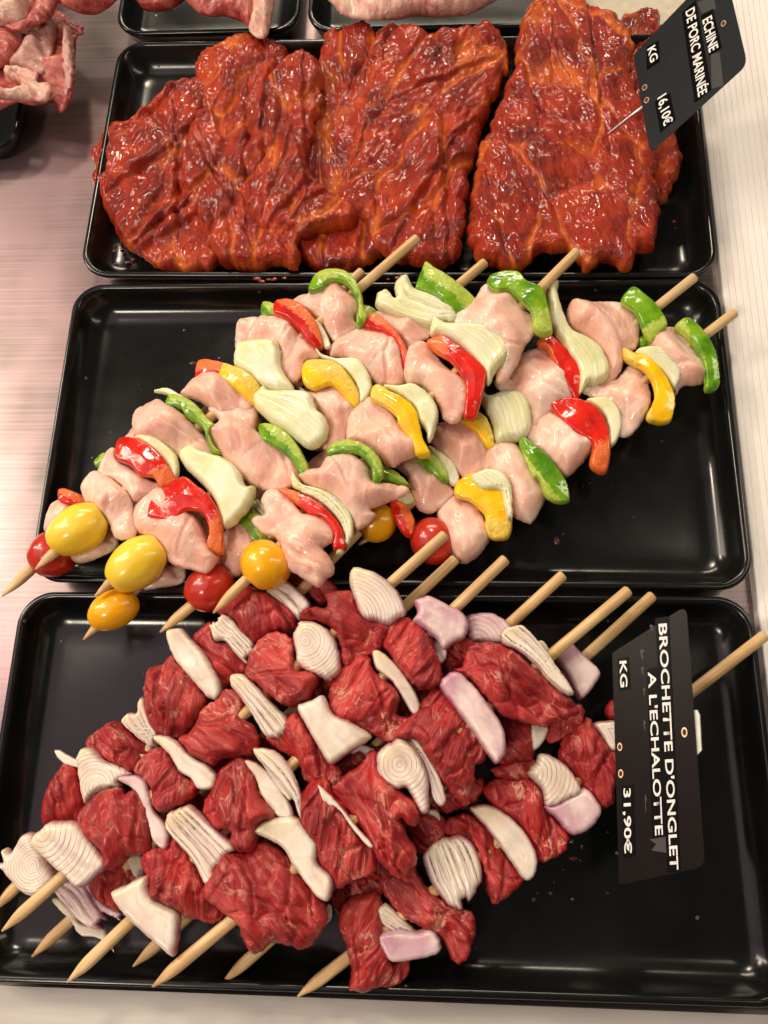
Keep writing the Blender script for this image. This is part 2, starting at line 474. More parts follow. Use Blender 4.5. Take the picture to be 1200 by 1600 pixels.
def piece(name, mat, px, z, parent, kind, mode='petal', n=4, fib=None, sdir=None, T=None, apex=None, zt=(0, 0), seed=None):
    """a solid food piece: outline measured in the photo, own height z, real thickness"""
    s = SP[kind]; COUNT[0] += 1
    sd = (seed if seed is not None else COUNT[0]) * 7.31
    W = np.array([[*U(x, y, z).xy] for x, y in px]) * 1000.0
    c = W.mean(0)
    B = spline((W - c) * s.get('k', 1.0), s['sp'])
    # jagged outline
    tn = np.roll(B, -1, 0) - np.roll(B, 1, 0); tn /= np.linalg.norm(tn, axis=1)[:, None] + 1e-9
    jn = np.array([nz(p[0] * .35, p[1] * .35, sd) + .6 * nz(p[0] * .9, p[1] * .9, sd + 4) for p in B]) * s['bj']
    if kind == 'pork':
        jn = np.array([nz(p[0] * .10, p[1] * .10, sd) * 1.6 + .9 * nz(p[0] * .24, p[1] * .24, sd + 4) + .35 * nz(p[0] * .6, p[1] * .6, sd + 5) for p in B]) * s['bj']
    B = B + np.c_[tn[:, 1], -tn[:, 0]] * jn[:, None]
    # principal axes
    ev, evec = np.linalg.eigh(np.cov(B.T)); long_ax = evec[:, 1]
    if kind in ('beef', 'chicken', 'pork', 'rib'):
        fa = fib if fib is not None else random.Random(int(sd * 100)).uniform(-.9, .9) + math.radians(110)
    else:
        fa = math.atan2(long_ax[1], long_ax[0])
        if kind == 'onion' and fib is not None:
            fa = fib
    # local frame: y axis = fibre / long direction
    rz = fa - math.pi / 2
    R = np.array([[math.cos(rz), math.sin(rz)], [-math.sin(rz), math.cos(rz)]])
    B = B @ R.T
    if mode in ('fan', 'arc', 'petal') and kind == 'onion':
        ym = abs(B[:, 1]).max(); wx_ = max(np.ptp(B[:, 0]), 1)
        nl = n if mode == 'fan' else 5
        am = {'fan': 2.2, 'arc': .8, 'petal': .35}[mode]
        for i in range(len(B)):
            e_ = max(0, abs(B[i, 1]) / ym - .55) / .45
            q_ = math.floor((B[i, 0] - B[:, 0].min()) / wx_ * nl * 1.3)
            B[i, 1] += math.copysign(1, B[i, 1]) * e_ * am * 1.8 * nz(q_ * 2.7 + .3, sd, math.copysign(3, B[i, 1]))
    lo, hi = B.min(0), B.max(0); sp = s['sp']
    gx = np.arange(lo[0], hi[0], sp); gy = np.arange(lo[1], hi[1], sp * .87)
    G = np.array([(x + (sp / 2 if j % 2 else 0), y) for j, y in enumerate(gy) for x in gx])
    G = G[inside(G, B)]
    if len(G):
        G = G[segdist(G, B) > sp * .55]
    nb = len(B); P = np.vstack([B, G]) if len(G) else B
    res = delaunay_2d_cdt([Vector(p) for p in P], [(i, (i + 1) % nb) for i in range(nb)], [], 1, 1e-5)
    V = np.array([[v.x, v.y] for v in res[0]]); faces = res[2]
    d = segdist(V, B); d[d < 1e-3] = 0
    mx = d.max(); Tm = min(T or s['T'], mx * (.95 if kind in ('beef', 'chicken') else .85))
    Rr = max(mx * s['R'], 1e-3) if kind != 'pork' else 7.0
    u = np.clip(d / Rr, 0, 1)
    prof = np.power(1 - np.power(1 - u, 2.2), .5)
    h = Tm * prof
    if kind in ('beef', 'chicken', 'rib'):
        # broad cut faces: the top is the soft minimum of a few tilted planes
        rf = random.Random(int(sd * 53)); hs = [np.full(len(V), Tm)]; k0 = mx if mx > 3 else 3
        for q in range(5):
            an_ = rf.uniform(0, 6.283); sl = rf.uniform(.25, .75); off = rf.uniform(.75, 1.25)
            hs.append(Tm * off - sl * ((V[:, 0] * math.cos(an_) + V[:, 1] * math.sin(an_)) - k0 * rf.uniform(-.2, .5)))
        k_ = .8
        h = np.maximum(-k_ * np.log(sum(np.exp(-np.clip(q, -20, 40) / k_) for q in hs)) + k_ * .5, .28 * Tm) * prof
    env = np.clip(d / min(Rr, 3.0), 0, 1)
    # creases / folds running mostly along the fibres
    rnd = random.Random(int(sd * 977)); cr = np.zeros(len(V))
    ext = (hi - lo)
    for k in range(s['cr']):
        ang = math.pi / 2 + rnd.uniform(-.7, .7); nx, ny = -math.sin(ang), math.cos(ang)
        ox = lo[0] + ext[0] * rnd.uniform(.12, .88); oy = lo[1] + ext[1] * rnd.uniform(.2, .8)
        wd_ = rnd.uniform(.5, 1.3) * (1.6 if kind == 'pork' else 1); dep = rnd.uniform(.9, 2.4) * (1.5 if kind == 'pork' else 1)
        ln_ = ext.max() * rnd.uniform(.18, .42)
        if kind == 'chicken':
            dep *= .7; wd_ *= 1.3
        for i, (x, y) in enumerate(V):
            q = (x - ox) * nx + (y - oy) * ny + 2.2 * nz(x * .09, y * .09, sd + k * 3)
            al = -(x - ox) * ny + (y - oy) * nx
            if abs(al) < ln_ * 1.8:
                g = math.exp(-(al / ln_) ** 2)
                # one side of the fold stands higher than the other
                cr[i] += g * (-dep * math.exp(-(q / wd_) ** 2) + .55 * dep * math.exp(-((q - 2.2 * wd_) / (2.2 * wd_)) ** 2))
    lay = np.ones(len(V)) * 5; side = np.zeros(len(V)); cellh = np.zeros(len(V))
    if 'cell' in s:
        amp, size, wdt = s['cell']; rc = random.Random(int(sd * 31)); st = 2.1
        nc = max(2, int(ext[0] * ext[1] / (size * size * st)) + 1)
        cs = np.array([(rc.uniform(lo[0], hi[0]), rc.uniform(lo[1], hi[1])) for _ in range(nc)])
        wx = V[:, 0] + size * .35 * np.array([nz(x * 1.1 / size, y * 1.1 / size, sd + 71) for x, y in V])
        wy = V[:, 1] + size * .35 * np.array([nz(x * 1.1 / size, y * 1.1 / size, sd + 81) for x, y in V])
        dd = np.sqrt((wx[:, None] - cs[None, :, 0]) ** 2 + ((wy[:, None] - cs[None, :, 1]) / st) ** 2)
        ds = np.sort(dd, 1); f21 = ds[:, 1] - ds[:, 0]; own = dd.argmin(1)
        oh = np.array([rc.uniform(-.6, .6) for _ in range(nc)]) * amp
        sm_ = 1 - np.exp(-f21 / wdt)
        cellh = amp * (sm_ - .8) + oh[own] * np.clip(f21 / (2 * wdt), 0, 1)
        lay = f21 / size * 1.6
    cent = V.mean(0)
    if sdir is not None:
        dv = np.array([math.cos(math.radians(sdir)), math.sin(math.radians(sdir))]) @ R.T
        pr = (V - cent) @ dv; side = pr / (np.abs((B - cent) @ dv).max() + 1e-9)
    if kind in ('onion', 'pepper'):
        # width-normalised cross coordinate, follows the curved outline
        un = np.zeros(len(V))
        for i, (x, y) in enumerate(V):
            w = np.abs(B[:, 1] - y) < 1.6
            xs = B[w][:, 0] if w.any() else B[:, 0]
            a, b_ = xs.min(), xs.max()
            un[i] = (x - a) / max(b_ - a, .5)
        if kind == 'pepper' and sdir is None:
            side = un
        if mode == 'petal':
            lay = un * n if n >= 5 else .68 + .2 * un
        elif mode == 'fan':
            lay = un * n + .45 * np.array([nz(q * n * .8, sd, y * .03) for q, y in zip(un, V[:, 1])])
        elif mode == 'ring':
            lay = d / max(mx, 1) * n
        elif mode == 'arc':
            ap = np.array([*U(*apex, z).xy]) * 1000 - c
            ap = ap @ R.T
            dd = np.linalg.norm(V - ap, axis=1); lay = dd / dd.max() * n * 1.35
    zz0 = cellh; zz = np.zeros(len(V)); bw = np.zeros(len(V))
    for i, (x, y) in enumerate(V):
        l1 = nz(x * s['lf'], y * s['lf'], sd) + .45 * nz(x * s['lf'] * 2.1, y * s['lf'] * 2.1, sd + 9)
        f1 = nz(x * s['ff'][1], y * s['ff'][0], sd + 20)
        f2 = 1 - 2 * abs(nz(x * s['ff'][1] * .7, y * s['ff'][0] * 1.1, sd + 30))
        f3 = nz(x * s['ff'][1] * 2.2, y * s['ff'][0] * 2.2, sd + 31) if kind in ('beef', 'pork') else 0
        zz[i] = s['la'] * l1 + s['fa'] * (.6 * f1 + .6 * f2 + .5 * f3)
        bw[i] = nz(x * .07, y * .07, sd + 55) * (1.6 if kind in ('beef', 'chicken', 'pork') else .6)
    zz += zz0
    if mode == 'fan':
        fl = np.abs((lay % 1) - .5) * 2          # 1 at layer borders
        sg = 1 if (COUNT[0] % 2) else -1
        opn = np.clip(V[:, 1] / max(abs(B[:, 1]).max(), 1) * sg * .9 + .75, .12, 1.0)
        zz += opn * (-2.6 * np.power(fl, 6) + 1.2 * ((lay % 1) - .5)) + .7 * opn * np.array([nz(math.floor(q) * 3.3, sd) for q in lay]) * 2
    if mode in ('ring', 'arc'):
        fl = np.abs((lay % 1) - .5) * 2
        zz += .14 * ((lay % 1) - .5) - (.06 * np.floor(lay) if mode == 'arc' else 0) + .12 * np.array([nz(math.floor(q) * 3.3, sd) for q in lay])
    if kind == 'onion' and mode == 'petal' and n > 1:
        zz += .22 * ((lay % 1) - .5)
    top = np.maximum(h + (zz + cr) * env, .15 * env * Tm)
    if kind == 'pork':
        top = np.maximum(h + (zz + cr) * env, 1.2 * env)
    ld = V[:, 1] / max(abs(B[:, 1]).max(), 1); arch = 0
    if kind == 'pepper':
        arch = -3.0 * ld ** 2; top = top + 1.0 * np.clip(d / mx, 0, 1)
    tilt = V @ (R @ np.array(zt))
    base = bw + arch + tilt
    isb = d <= 0
    nv = len(V)
    verts = [(V[i, 0] / 1000, V[i, 1] / 1000, (base[i] + (0 if isb[i] else top[i])) / 1000) for i in range(nv)]
    bot = {}
    alv = list(V[:, 1] / max(abs(B[:, 1]).max(), 1)); attr_l = list(lay); attr_e = list(u); attr_s = list(side)
    low = .55 if kind == 'pork' else .85
    for i in range(nv):
        if isb[i]:
            bot[i] = i
        else:
            bot[i] = len(verts)
            verts.append((V[i, 0] / 1000, V[i, 1] / 1000, (base[i] - h[i] * low) / 1000))
            alv.append(alv[i]); attr_l.append(lay[i]); attr_e.append(u[i]); attr_s.append(side[i])
    fs = []
    for f in faces:
        a = list(f)
        p0, p1, p2 = V[a[0]], V[a[1]], V[a[2]]
        if (p1[0] - p0[0]) * (p2[1] - p0[1]) - (p1[1] - p0[1]) * (p2[0] - p0[0]) < 0:
            a = a[::-1]
        fs.append(a)
        b2 = [bot[i] for i in a[::-1]]
        if set(b2) != set(a):
            fs.append(b2)
    me = bpy.data.meshes.new(name); me.from_pydata(verts, [], fs)
    for nm, arr in (('along', alv), ('lay', attr_l), ('edge', attr_e), ('side', attr_s)):
        at = me.attributes.new(nm, 'FLOAT', 'POINT'); at.data.foreach_set('value', np.array(arr, np.float32))
    o = link(name, me, mat, parent)
    pl = parent.location if parent else Vector((0, 0, 0))
    o.location = Vector((c[0] / 1000, c[1] / 1000, z)) - pl
    o.rotation_euler = (0, 0, rz)
    return o


def lathe_between(name, mat, a, b, prof, parent, seg=20, bend=0.0):
    """surface of revolution from a to b; prof = list of (t along, radius)"""
    ax = (b - a); L = ax.length; q = ax.to_track_quat('Z', 'Y')
    vs, fs = [], []
    for i, (t, r) in enumerate(prof):
        for k in range(seg):
            an = 2 * math.pi * k / seg
            wob = 1 + .05 * math.sin(3 * an + t * 5)
            vs.append((math.cos(an) * r * wob + bend * math.sin(t * math.pi), math.sin(an) * r * wob, t * L))
    for i in range(len(prof) - 1):
        for k in range(seg):
            k2 = (k + 1) % seg
            fs.append((i * seg + k, i * seg + k2, (i + 1) * seg + k2, (i + 1) * seg + k))
    fs.append(tuple(range(seg))[::-1]); fs.append(tuple((len(prof) - 1) * seg + k for k in range(seg)))
    me = bpy.data.meshes.new(name); me.from_pydata(vs, [], fs)
    o = link(name, me, mat, parent)
    o.rotation_euler = q.to_euler(); o.location = a - (parent.location if parent else Vector())
    return o


def stick(tip, end, parent, r=.0027, pointed=True):
    L = (end - tip).length; p = .011 / L; rnd = random.Random(int(tip.x * 1e5))
    pr = [(0, .0004), (p * .35, r * .50), (p * .7, r * .83), (p, r * .98), (p * 1.3, r)]
    if not pointed:
        pr = [(0, r * .8), (.004, r)]
    m = 8
    for k in range(1, m):
        pr.append((p * 1.3 + (1 - p * 1.3) * k / m, r * rnd.uniform(.97, 1.02)))
    pr += [(1 - .0015 / L * .5, r), (1, r * .82)]
    return lathe_between('wooden_stick', 'wood', tip, end, pr, parent, 14, rnd.uniform(-.0004, .0004))


def tomato(mat, px, a, b, ang, z, parent, tipdir=None):
    """a, b: half axes in photo pixels, ang: long axis direction in world degrees"""
    c = U(*px, z); sc = (U(px[0] + 1, px[1], z) - c).length
    A, Bb = a * sc, b * sc; rnd = random.Random(int(px[0]))
    vs, fs = [], []; nu, nvv = 40, 28
    for j in range(nvv + 1):
        ph = math.pi * j / nvv
        for i in range(nu):
            th = 2 * math.pi * i / nu
            x = math.cos(ph); rr = math.sin(ph)
            dim = 1 - .16 * math.exp(-((1 - abs(x)) / .035)) 
            y, w = rr * math.cos(th), rr * math.sin(th)
            k = 1 + .035 * nz(x * 1.3 + px[0], y * 1.3, w * 1.3)
            vs.append((A * x * dim * k, Bb * y * k * (1 + .05 * x), Bb * w * k * .96))
    for j in range(nvv):
        for i in range(nu):
            i2 = (i + 1) % nu
            fs.append((j * nu + i, j * nu + i2, (j + 1) * nu + i2, (j + 1) * nu + i))
    me = bpy.data.meshes.new('tomato'); me.from_pydata(vs, [], fs); me.validate()
    o = link('tomato', me, mat, parent); o.location = c - parent.location
    o.rotation_euler = (0, 0, math.radians(ang))
    return o


def skewer(name, label, group, tip, end, zt, ze, items, pointed=True, cat='skewer', show_stick=None):
    """items: (type, frame, outline, extra) along the stick; heights follow the stick plus dz"""
    A = U(*tip, zt); B = U(*end, ze)
    root = empty(name, (A.x, A.y, .003))
    tag(root, label, cat, group)
    root.location = (min(A.x, B.x) * .5 + max(A.x, B.x) * .5, (A.y + B.y) / 2, .003)
    stick(A, B, root, pointed=pointed)
    T0 = np.array(tip, float); E0 = np.array(end, float); dd = E0 - T0
    for it in items:
        typ, f, pts = it[0], it[1], it[2]; kw = dict(it[3]) if len(it) > 3 else {}
        dz = kw.pop('dz', 0)
        if typ.startswith('t_'):
            cx, cy = pts[0]; t = ((np.array([cx, cy]) - T0) @ dd) / (dd @ dd)
            tomato(typ, (cx, cy), pts[1][0], pts[1][1], kw.get('ang', 35), zt + (ze - zt) * t + dz, root)
            continue
        P = fr(f, pts); c = np.mean(P, 0); t = float(np.clip(((c - T0) @ dd) / (dd @ dd), 0, 1))
        z = zt + (ze - zt) * t + dz
        if typ == 'chicken':
            piece('chicken_piece', 'chicken', P, z, root, 'chicken', **kw)
        elif typ == 'beef':
            piece('beef_cube', 'beef', P, z, root, 'beef', **kw)
        elif typ in ('green', 'red', 'yellow'):
            piece(typ + '_pepper_slice', typ, P, z + .0045, root, 'pepper', **kw)
        elif typ in ('onion', 'shallot', 'purple'):
            nm = 'onion_wedge' if typ == 'onion' else 'shallot_wedge'
            piece(nm, typ, P, z + .002, root, 'onion', **kw)
    return root


# ------------------------------------------------------------------ setting
def box_sheet(name, x0, x1, y0, y1, z0, z1, mat, kind='structure', rot=0):
    vs = [(x0, y0, z0), (x1, y0, z0), (x1, y1, z0), (x0, y1, z0), (x0, y0, z1), (x1, y0, z1), (x1, y1, z1), (x0, y1, z1)]
    fs = [(3, 2, 1, 0), (4, 5, 6, 7), (0, 1, 5, 4), (1, 2, 6, 5), (2, 3, 7, 6), (3, 0, 4, 7)]
    me = bpy.data.meshes.new(name); me.from_pydata(vs, [], fs)
    o = link(name, me, mat, smooth=False)
    if kind:
        tag(o, kind=kind)
    return o


box_sheet('counter', -.62, .62, -.225, .62, -.03, 0, 'steel')

# front ledge: a pale laminate board just in front of the lowest tray
pa, pb = U(0, 1540, .004), U(1200, 1586, .004)
an = math.atan2(pb.y - pa.y, pb.x - pa.x)
led = box_sheet('ledge', -.55, .55, -.25, 0, -.02, .004, 'ledge')
led.location = ((pa + pb) / 2).xy.to_3d(); led.rotation_euler = (0, 0, an)

# ribbed white panel along the right side: grooves are real geometry
e0, e1 = U(1100, 200, .006), U(1190, 1000, .006)
dirv = (e1 - e0).normalized()
def ribbed():
    vs, fs = [], []; n = 46; pitch = .0036; prof = []
    for i in range(n):
        x = i * pitch
        prof += [(x, .0), (x + pitch * .10, .0006), (x + pitch * .86, .0008), (x + pitch * .93, -.0002)]
    prof = [(0, -.016)] + prof + [(n * pitch, -.016)]
    for y in (-.36, .36):
        for x, z in prof:
            vs.append((x, y, z))
    m = len(prof)
    for i in range(m - 1):
        fs.append((i, i + 1, m + i + 1, m + i))
    me = bpy.data.meshes.new('wall_panel'); me.from_pydata(vs, [], fs)
    o = link('wall_panel', me, 'panel', smooth=False)
    tag(o, 'white ribbed plastic strip running along the right side of the trays', 'panel')
    return o
rb = ribbed()
aa = math.atan2(-dirv.x, dirv.y) + math.pi
rb.rotation_euler = (0, 0, math.atan2(dirv.y, dirv.x) + math.pi / 2)
rb.location = ((e0 + e1) / 2).xy.to_3d() + Vector((0, 0, .006))

ca, cb_ = U(905, 40, .004), U(1300, 40, .004)
cw = box_sheet('back_ledge', ca.x, cb_.x, ca.y - .012, ca.y + .3, -.02, .004, 'cream')

# ------------------------------------------------------------------ trays


def rrect(w, h, r, n=10):
    pts = []
    for cx, cy, a0 in ((w / 2 - r, h / 2 - r, 0), (-w / 2 + r, h / 2 - r, 90), (-w / 2 + r, -h / 2 + r, 180), (w / 2 - r, -h / 2 + r, 270)):
        for k in range(n + 1):
            a = math.radians(a0 + 90 * k / n)
            pts.append((cx + r * math.cos(a), cy + r * math.sin(a)))
    return pts


def tray(x, y, rot, w, h, label, hr=.018, rc=.017, z=0.0):
    prof = [(.012, .0), (.004, .006), (.0006, hr - .0035), (0, hr - .0012), (.0004, hr - .0003), (.0012, hr),
            (.0026, hr - .0001), (.0034, hr - .0009), (.0046, hr - .004), (.0068, .0095), (.0092, .0062), (.0120, .0044), (.0155, .0034),
            (.020, .0030), (.026, .0030)]
    vs, fs = [], []; m = 44
    for ins, zz in prof:
        for px, py in rrect(w - 2 * ins, h - 2 * ins, max(rc - ins * .62, .003)):
            vs.append((px, py, zz))
    for i in range(len(prof) - 1):
        for k in range(m):
            k2 = (k + 1) % m
            fs.append((i * m + k, i * m + k2, (i + 1) * m + k2, (i + 1) * m + k))
    fs.append(tuple((len(prof) - 1) * m + k for k in range(m)))
    fs.append(tuple(range(m))[::-1])
    me = bpy.data.meshes.new('serving_tray'); me.from_pydata(vs, [], fs)
    o = link('serving_tray', me, 'tray')
    me.polygons[-1].use_smooth = False; me.polygons[-2].use_smooth = False
    o.location = (x, y, z); o.rotation_euler = (0, 0, rot)
    tag(o, label, 'tray', 'black trays on the counter')
    return o


TW, TH_ = .36, .17392
tray(.00459, .21992, -.02022, TW, TH_, 'black tray holding the glossy red marinated pork slices')
tray(.00153, .043, -.00748, TW, TH_, 'middle black tray holding the chicken and pepper skewers')
tray(-.00157, -.13498, -.0021, TW, TH_, 'front black tray holding the raw beef and shallot skewers')
# trays beyond, only their near ends are in view
p = U(180, 57, .018); q_ = U(468, 52, .018)
w4 = q_.x - p.x
tray((p.x + q_.x) / 2, p.y + .09 + .001, -.012, w4, .18, 'black tray behind the pork tray, under the fat-edged rib tip')
p = U(481, 50, .018); q_ = U(905, 36, .018)
tray((p.x + q_.x) / 2, p.y + .09, -.012, q_.x - p.x, .18, 'black tray behind the pork tray under the pale knobbly meat')
p = U(21, 232, .018)
tray(p.x - .07, p.y + .085, 0, .14, .17, 'black tray at the left edge under the large rib block')

# ------------------------------------------------------------------ marinated pork slices
PK = [
    ('A', [(300, 480), (320, 435), (370, 395), (440, 365), (500, 310), (560, 275), (620, 268), (680, 320), (690, 450), (700, 600), (720, 740), (680, 835), (600, 850), (500, 845), (430, 800), (350, 700), (325, 640), (300, 590)], .0095,
     'flat marinated pork slice at the left end of the row, hanging over the tray rim'),
    ('A', [(620, 270), (615, 210), (640, 160), (700, 145), (770, 118), (850, 130), (900, 180), (905, 230), (860, 270), (840, 400), (860, 600), (880, 720), (915, 820), (860, 842), (760, 845), (690, 830), (640, 740), (570, 560), (600, 420)], .0145,
     'marinated pork slice second from the left, with a crinkled lumpy top end'),
    ('T', [(497, 110), (500, 80), (515, 58), (545, 48), (585, 55), (600, 80), (640, 110), (650, 200), (650, 330), (600, 400), (540, 422), (475, 415), (455, 330), (465, 240), (475, 160)], .0105,
     'marinated pork slice in the middle with an orange fatty edge under its neighbour'),
    ('A', [(760, 350), (820, 270), (880, 215), (960, 192), (1000, 225), (1010, 300), (985, 420), (960, 500), (1000, 580), (1100, 650), (1105, 700), (1000, 730), (940, 760), (938, 840), (915, 835), (890, 780), (830, 740), (760, 640), (740, 560), (780, 440)], .0195,
     'marinated pork slice third from the left with an orange folded tongue at its lower end'),
    ('B', [(-40, 160), (0, 108), (40, 86), (110, 105), (180, 118), (250, 100), (350, 98), (385, 160), (390, 220), (355, 280), (330, 360), (298, 440), (268, 560), (262, 640), (250, 760), (225, 825), (140, 838), (60, 828), (-20, 780), (-60, 700), (-130, 720), (-150, 640), (-110, 500), (-60, 330)], .0160,
     'smooth-faced marinated pork slice left of the dark gap, fourth across the tray'),
    ('B', [(735, 75), (770, 52), (820, 48), (858, 72), (880, 200), (905, 400), (920, 490), (900, 580), (850, 640), (780, 560), (740, 300)], .0110,
     'marinated pork slice mostly hidden beneath the right slice, poking out beside the price tag'),
    ('B', [(425, 100), (438, 48), (490, 20), (540, 0), (600, -6), (650, 25), (690, 45), (740, 90), (778, 150), (770, 200), (790, 320), (830, 400), (850, 520), (860, 680), (842, 790), (790, 800), (755, 842), (700, 830), (620, 848), (570, 790), (500, 790), (440, 840), (400, 850), (280, 810), (268, 700), (280, 560), (305, 460), (345, 370), (385, 270), (405, 190)], .0180,
     'large marinated pork slice on the right with the price tag pinned into it'),
]
for i, (f, pts, z, lab) in enumerate(PK):
    o = piece('pork_slice', 'pork', fr(f, pts), z, None, 'pork', seed=300 + i * 3, fib=math.radians([70, 80, 95, 75, 60, 80, 110][i]))
    tag(o, lab, 'pork slice', 'marinated pork slices in the far tray')

def drips():
    rn = random.Random(8); vs, fs = [], []
    spots = [(422 + rn.uniform(-22, 22), 436 + rn.uniform(-3, 4), .0183) for _ in range(9)]
    spots += [(rn.uniform(560, 740), rn.uniform(431, 436), .0183) for _ in range(6)]
    spots += [(rn.uniform(1050, 1095), rn.uniform(250, 390), .0032) for _ in range(14)]
    spots += [(rn.uniform(175, 240), rn.uniform(380, 415), .0045) for _ in range(6)]
    for x, y, z in spots:
        c = U(x, y, z); r = rn.uniform(.0004, .0013); n = 10; i0 = len(vs)
        vs.append((c.x, c.y, c.z + r * .35))
        for k in range(n):
            a = 6.283 * k / n; q = r * rn.uniform(.7, 1.25)
            vs.append((c.x + q * 1.5 * math.cos(a), c.y + q * .8 * math.sin(a), c.z))
        for k in range(n):
            fs.append((i0, i0 + 1 + k, i0 + 1 + (k + 1) % n))
    me = bpy.data.meshes.new('marinade_drips'); me.from_pydata(vs, [], fs)
    o = link('marinade_drips', me, 'drip')
    tag(o, 'small dark red drips of marinade spattered on the pork tray', 'drips', kind='stuff')


drips()


def juice():
    rn = random.Random(21); vs, fs = [], []
    spots = [(rn.gauss(x, 26), rn.gauss(y, 26)) for x, y in
             [(860, 800), (930, 760), (300, 560), (230, 600), (160, 690), (980, 700), (620, 895), (1000, 600),
              (760, 1460), (900, 1330), (690, 1520), (130, 1160), (220, 1060), (400, 1505), (950, 1330), (300, 1500), (860, 1400)]
             for _ in range(4)]
    for x, y in spots:
        c = U(x, y, .00302); r = rn.uniform(.0003, .0009) * (2.2 if rn.random() < .15 else 1); n = 14; i0 = len(vs)
        vs.append((c.x, c.y, c.z + r * .45)); st = rn.uniform(.8, 1.5)
        for ring, (q, h) in enumerate(((.6, .33), (1.0, 0.0))):
            for k in range(n):
                a = 6.283 * k / n
                vs.append((c.x + r * q * st * math.cos(a), c.y + r * q / st * math.sin(a), c.z + r * h))
        for k in range(n):
            k2 = (k + 1) % n
            fs.append((i0, i0 + 1 + k, i0 + 1 + k2))
            fs.append((i0 + 1 + k, i0 + 1 + n + k, i0 + 1 + n + k2, i0 + 1 + k2))
    me = bpy.data.meshes.new('juice_drops'); me.from_pydata(vs, [], fs)
    o = link('juice_drops', me, 'juice')
    tag(o, 'tiny clear and pinkish juice drops scattered on the middle and front trays', 'drops', kind='stuff')


juice()

# ------------------------------------------------------------------ raw ribs at the top
def rib(label, parts, z):
    P0 = fr(parts[0][2], parts[0][3]); c = np.mean(P0, 0); w = U(*c, z)
    root = empty('raw_rib_chop', (w.x, w.y, .02)); tag(root, label, 'raw meat')
    for nm, mat, f, pts, dz in parts:
        piece(nm, mat, fr(f, pts), z + dz, root, 'rib')
    return root

rib('pale chop with rind in the top left corner above the rib block', [
    ('meat', 'rib_fat', 'Q', [(-120, -120), (330, -90), (340, 60), (300, 140), (220, 200), (60, 225), (-120, 215)], 0),
    ('lean_edge', 'rib_meat', 'Q', [(330, -90), (560, -80), (540, 30), (470, 140), (380, 215), (250, 265), (150, 290), (50, 250), (60, 225), (220, 200), (310, 130), (340, 40)], .001)], .042)
rib('large raw rib block with pale bone face at the left edge', [
    ('meat', 'rib_meat', 'Q', [(-120, 180), (130, 250), (300, 220), (450, 150), (510, 95), (600, 130), (690, 220), (770, 240), (770, 320), (715, 350), (700, 500), (700, 640), (680, 860), (630, 980), (580, 1045), (535, 1030), (520, 980), (440, 955), (300, 980), (150, 955), (-120, 975)], 0),
    ('bone_face', 'rib_bone', 'Q', [(300, 270), (500, 165), (520, 300), (480, 500), (440, 640), (380, 700), (200, 640), (90, 590), (220, 480), (260, 380)], .006),
    ('lean_muscle', 'rib_meat', 'Q', [(-120, 240), (60, 230), (200, 320), (240, 430), (200, 500), (80, 590), (-120, 640)], .007),
    ('fat_strip', 'rib_fat', 'Q', [(50, 650), (140, 615), (280, 650), (360, 690), (350, 760), (460, 770), (490, 860), (440, 935), (300, 940), (150, 920), (-120, 880), (-120, 830), (160, 850), (200, 790), (60, 720)], .008),
    ('rind', 'rib_bone', 'Q', [(600, 240), (660, 300), (680, 420), (690, 620), (670, 780), (620, 900), (585, 840), (600, 700), (560, 560), (590, 400)], .005)], .026)
rib('reddish chop at the top edge second from the left', [
    ('meat', 'rib_meat', 'Q', [(560, -120), (1120, -120), (1060, 15), (930, 78), (740, 88), (620, 60), (545, 25)], 0)], .042)
rib('small reddish chop at the top edge beside the fatty rib tip', [
    ('meat', 'rib_meat', 'A', [(400, -60), (580, -60), (555, 0), (500, 24), (440, 18)], 0)], .026)
rib('rib tip with a pale fat edge pointing down over the pork tray', [
    ('meat', 'rib_meat', 'A', [(560, -60), (800, -60), (800, 20), (800, 60), (775, 85), (750, 60), (700, 42), (650, 48), (600, 22)], 0),
    ('fat_strip', 'rib_fat', 'A', [(790, -60), (862, -60), (852, 50), (832, 114), (800, 116), (775, 85), (790, 40)], .001)], .026)
rib('pale knobbly meat piece at the top edge behind the pork', [
    ('meat', 'rib_fat', 'T', [(520, -30), (780, -30), (750, 8), (690, 20), (650, 18), (620, 26), (585, 31), (545, 28), (525, 14)], 0)], .026)

# ------------------------------------------------------------------ chicken skewers
GC = 'chicken and vegetable skewers in the middle tray'
up = .0350
lo_ = .0150

# under layer first
skewer('chicken_skewer', 'chicken skewer whose red tomato hides under the leftmost big yellow tomato', GC,
       (3, 932), (566, 424), .026, .022, [
    ('t_red', None, [(82, 866), (37, 36)], dict(ang=30)),
    ('chicken', 'F', [(205, 440), (232, 350), (260, 312), (320, 295), (355, 330), (340, 430), (260, 470)]),
    ('red', 'F', [(278, 290), (285, 255), (340, 262), (400, 300), (395, 335), (300, 325)]),
    ('green', 'F', [(445, 130), (480, 85), (510, 95), (530, 150), (500, 180), (465, 160)]),
    ('chicken', 'C', [(560, 900), (620, 760), (720, 700), (820, 800), (760, 900)], dict(dz=-.004)),
    ('onion', 'C', [(725, 578), (790, 566), (850, 595), (920, 640), (900, 690), (860, 640), (800, 600)], dict(dz=.006)),
    ('red', 'C', [(918, 515), (930, 432), (1020, 438), (1105, 465), (1120, 510), (1060, 540), (960, 530)]),
    ('chicken', 'D', [(25, 390), (40, 310), (90, 298), (130, 300), (190, 340), (160, 420), (40, 440)]),
    ('green', 'D', [(150, 215), (205, 230), (240, 280), (220, 320), (150, 285)]),
    ('chicken', 'T', [(430, 500), (470, 470), (520, 480), (520, 540), (470, 560)], dict(dz=-.002)),
    ('green', 'T', [(555, 480), (575, 480), (590, 490), (585, 505), (560, 510)]),
])
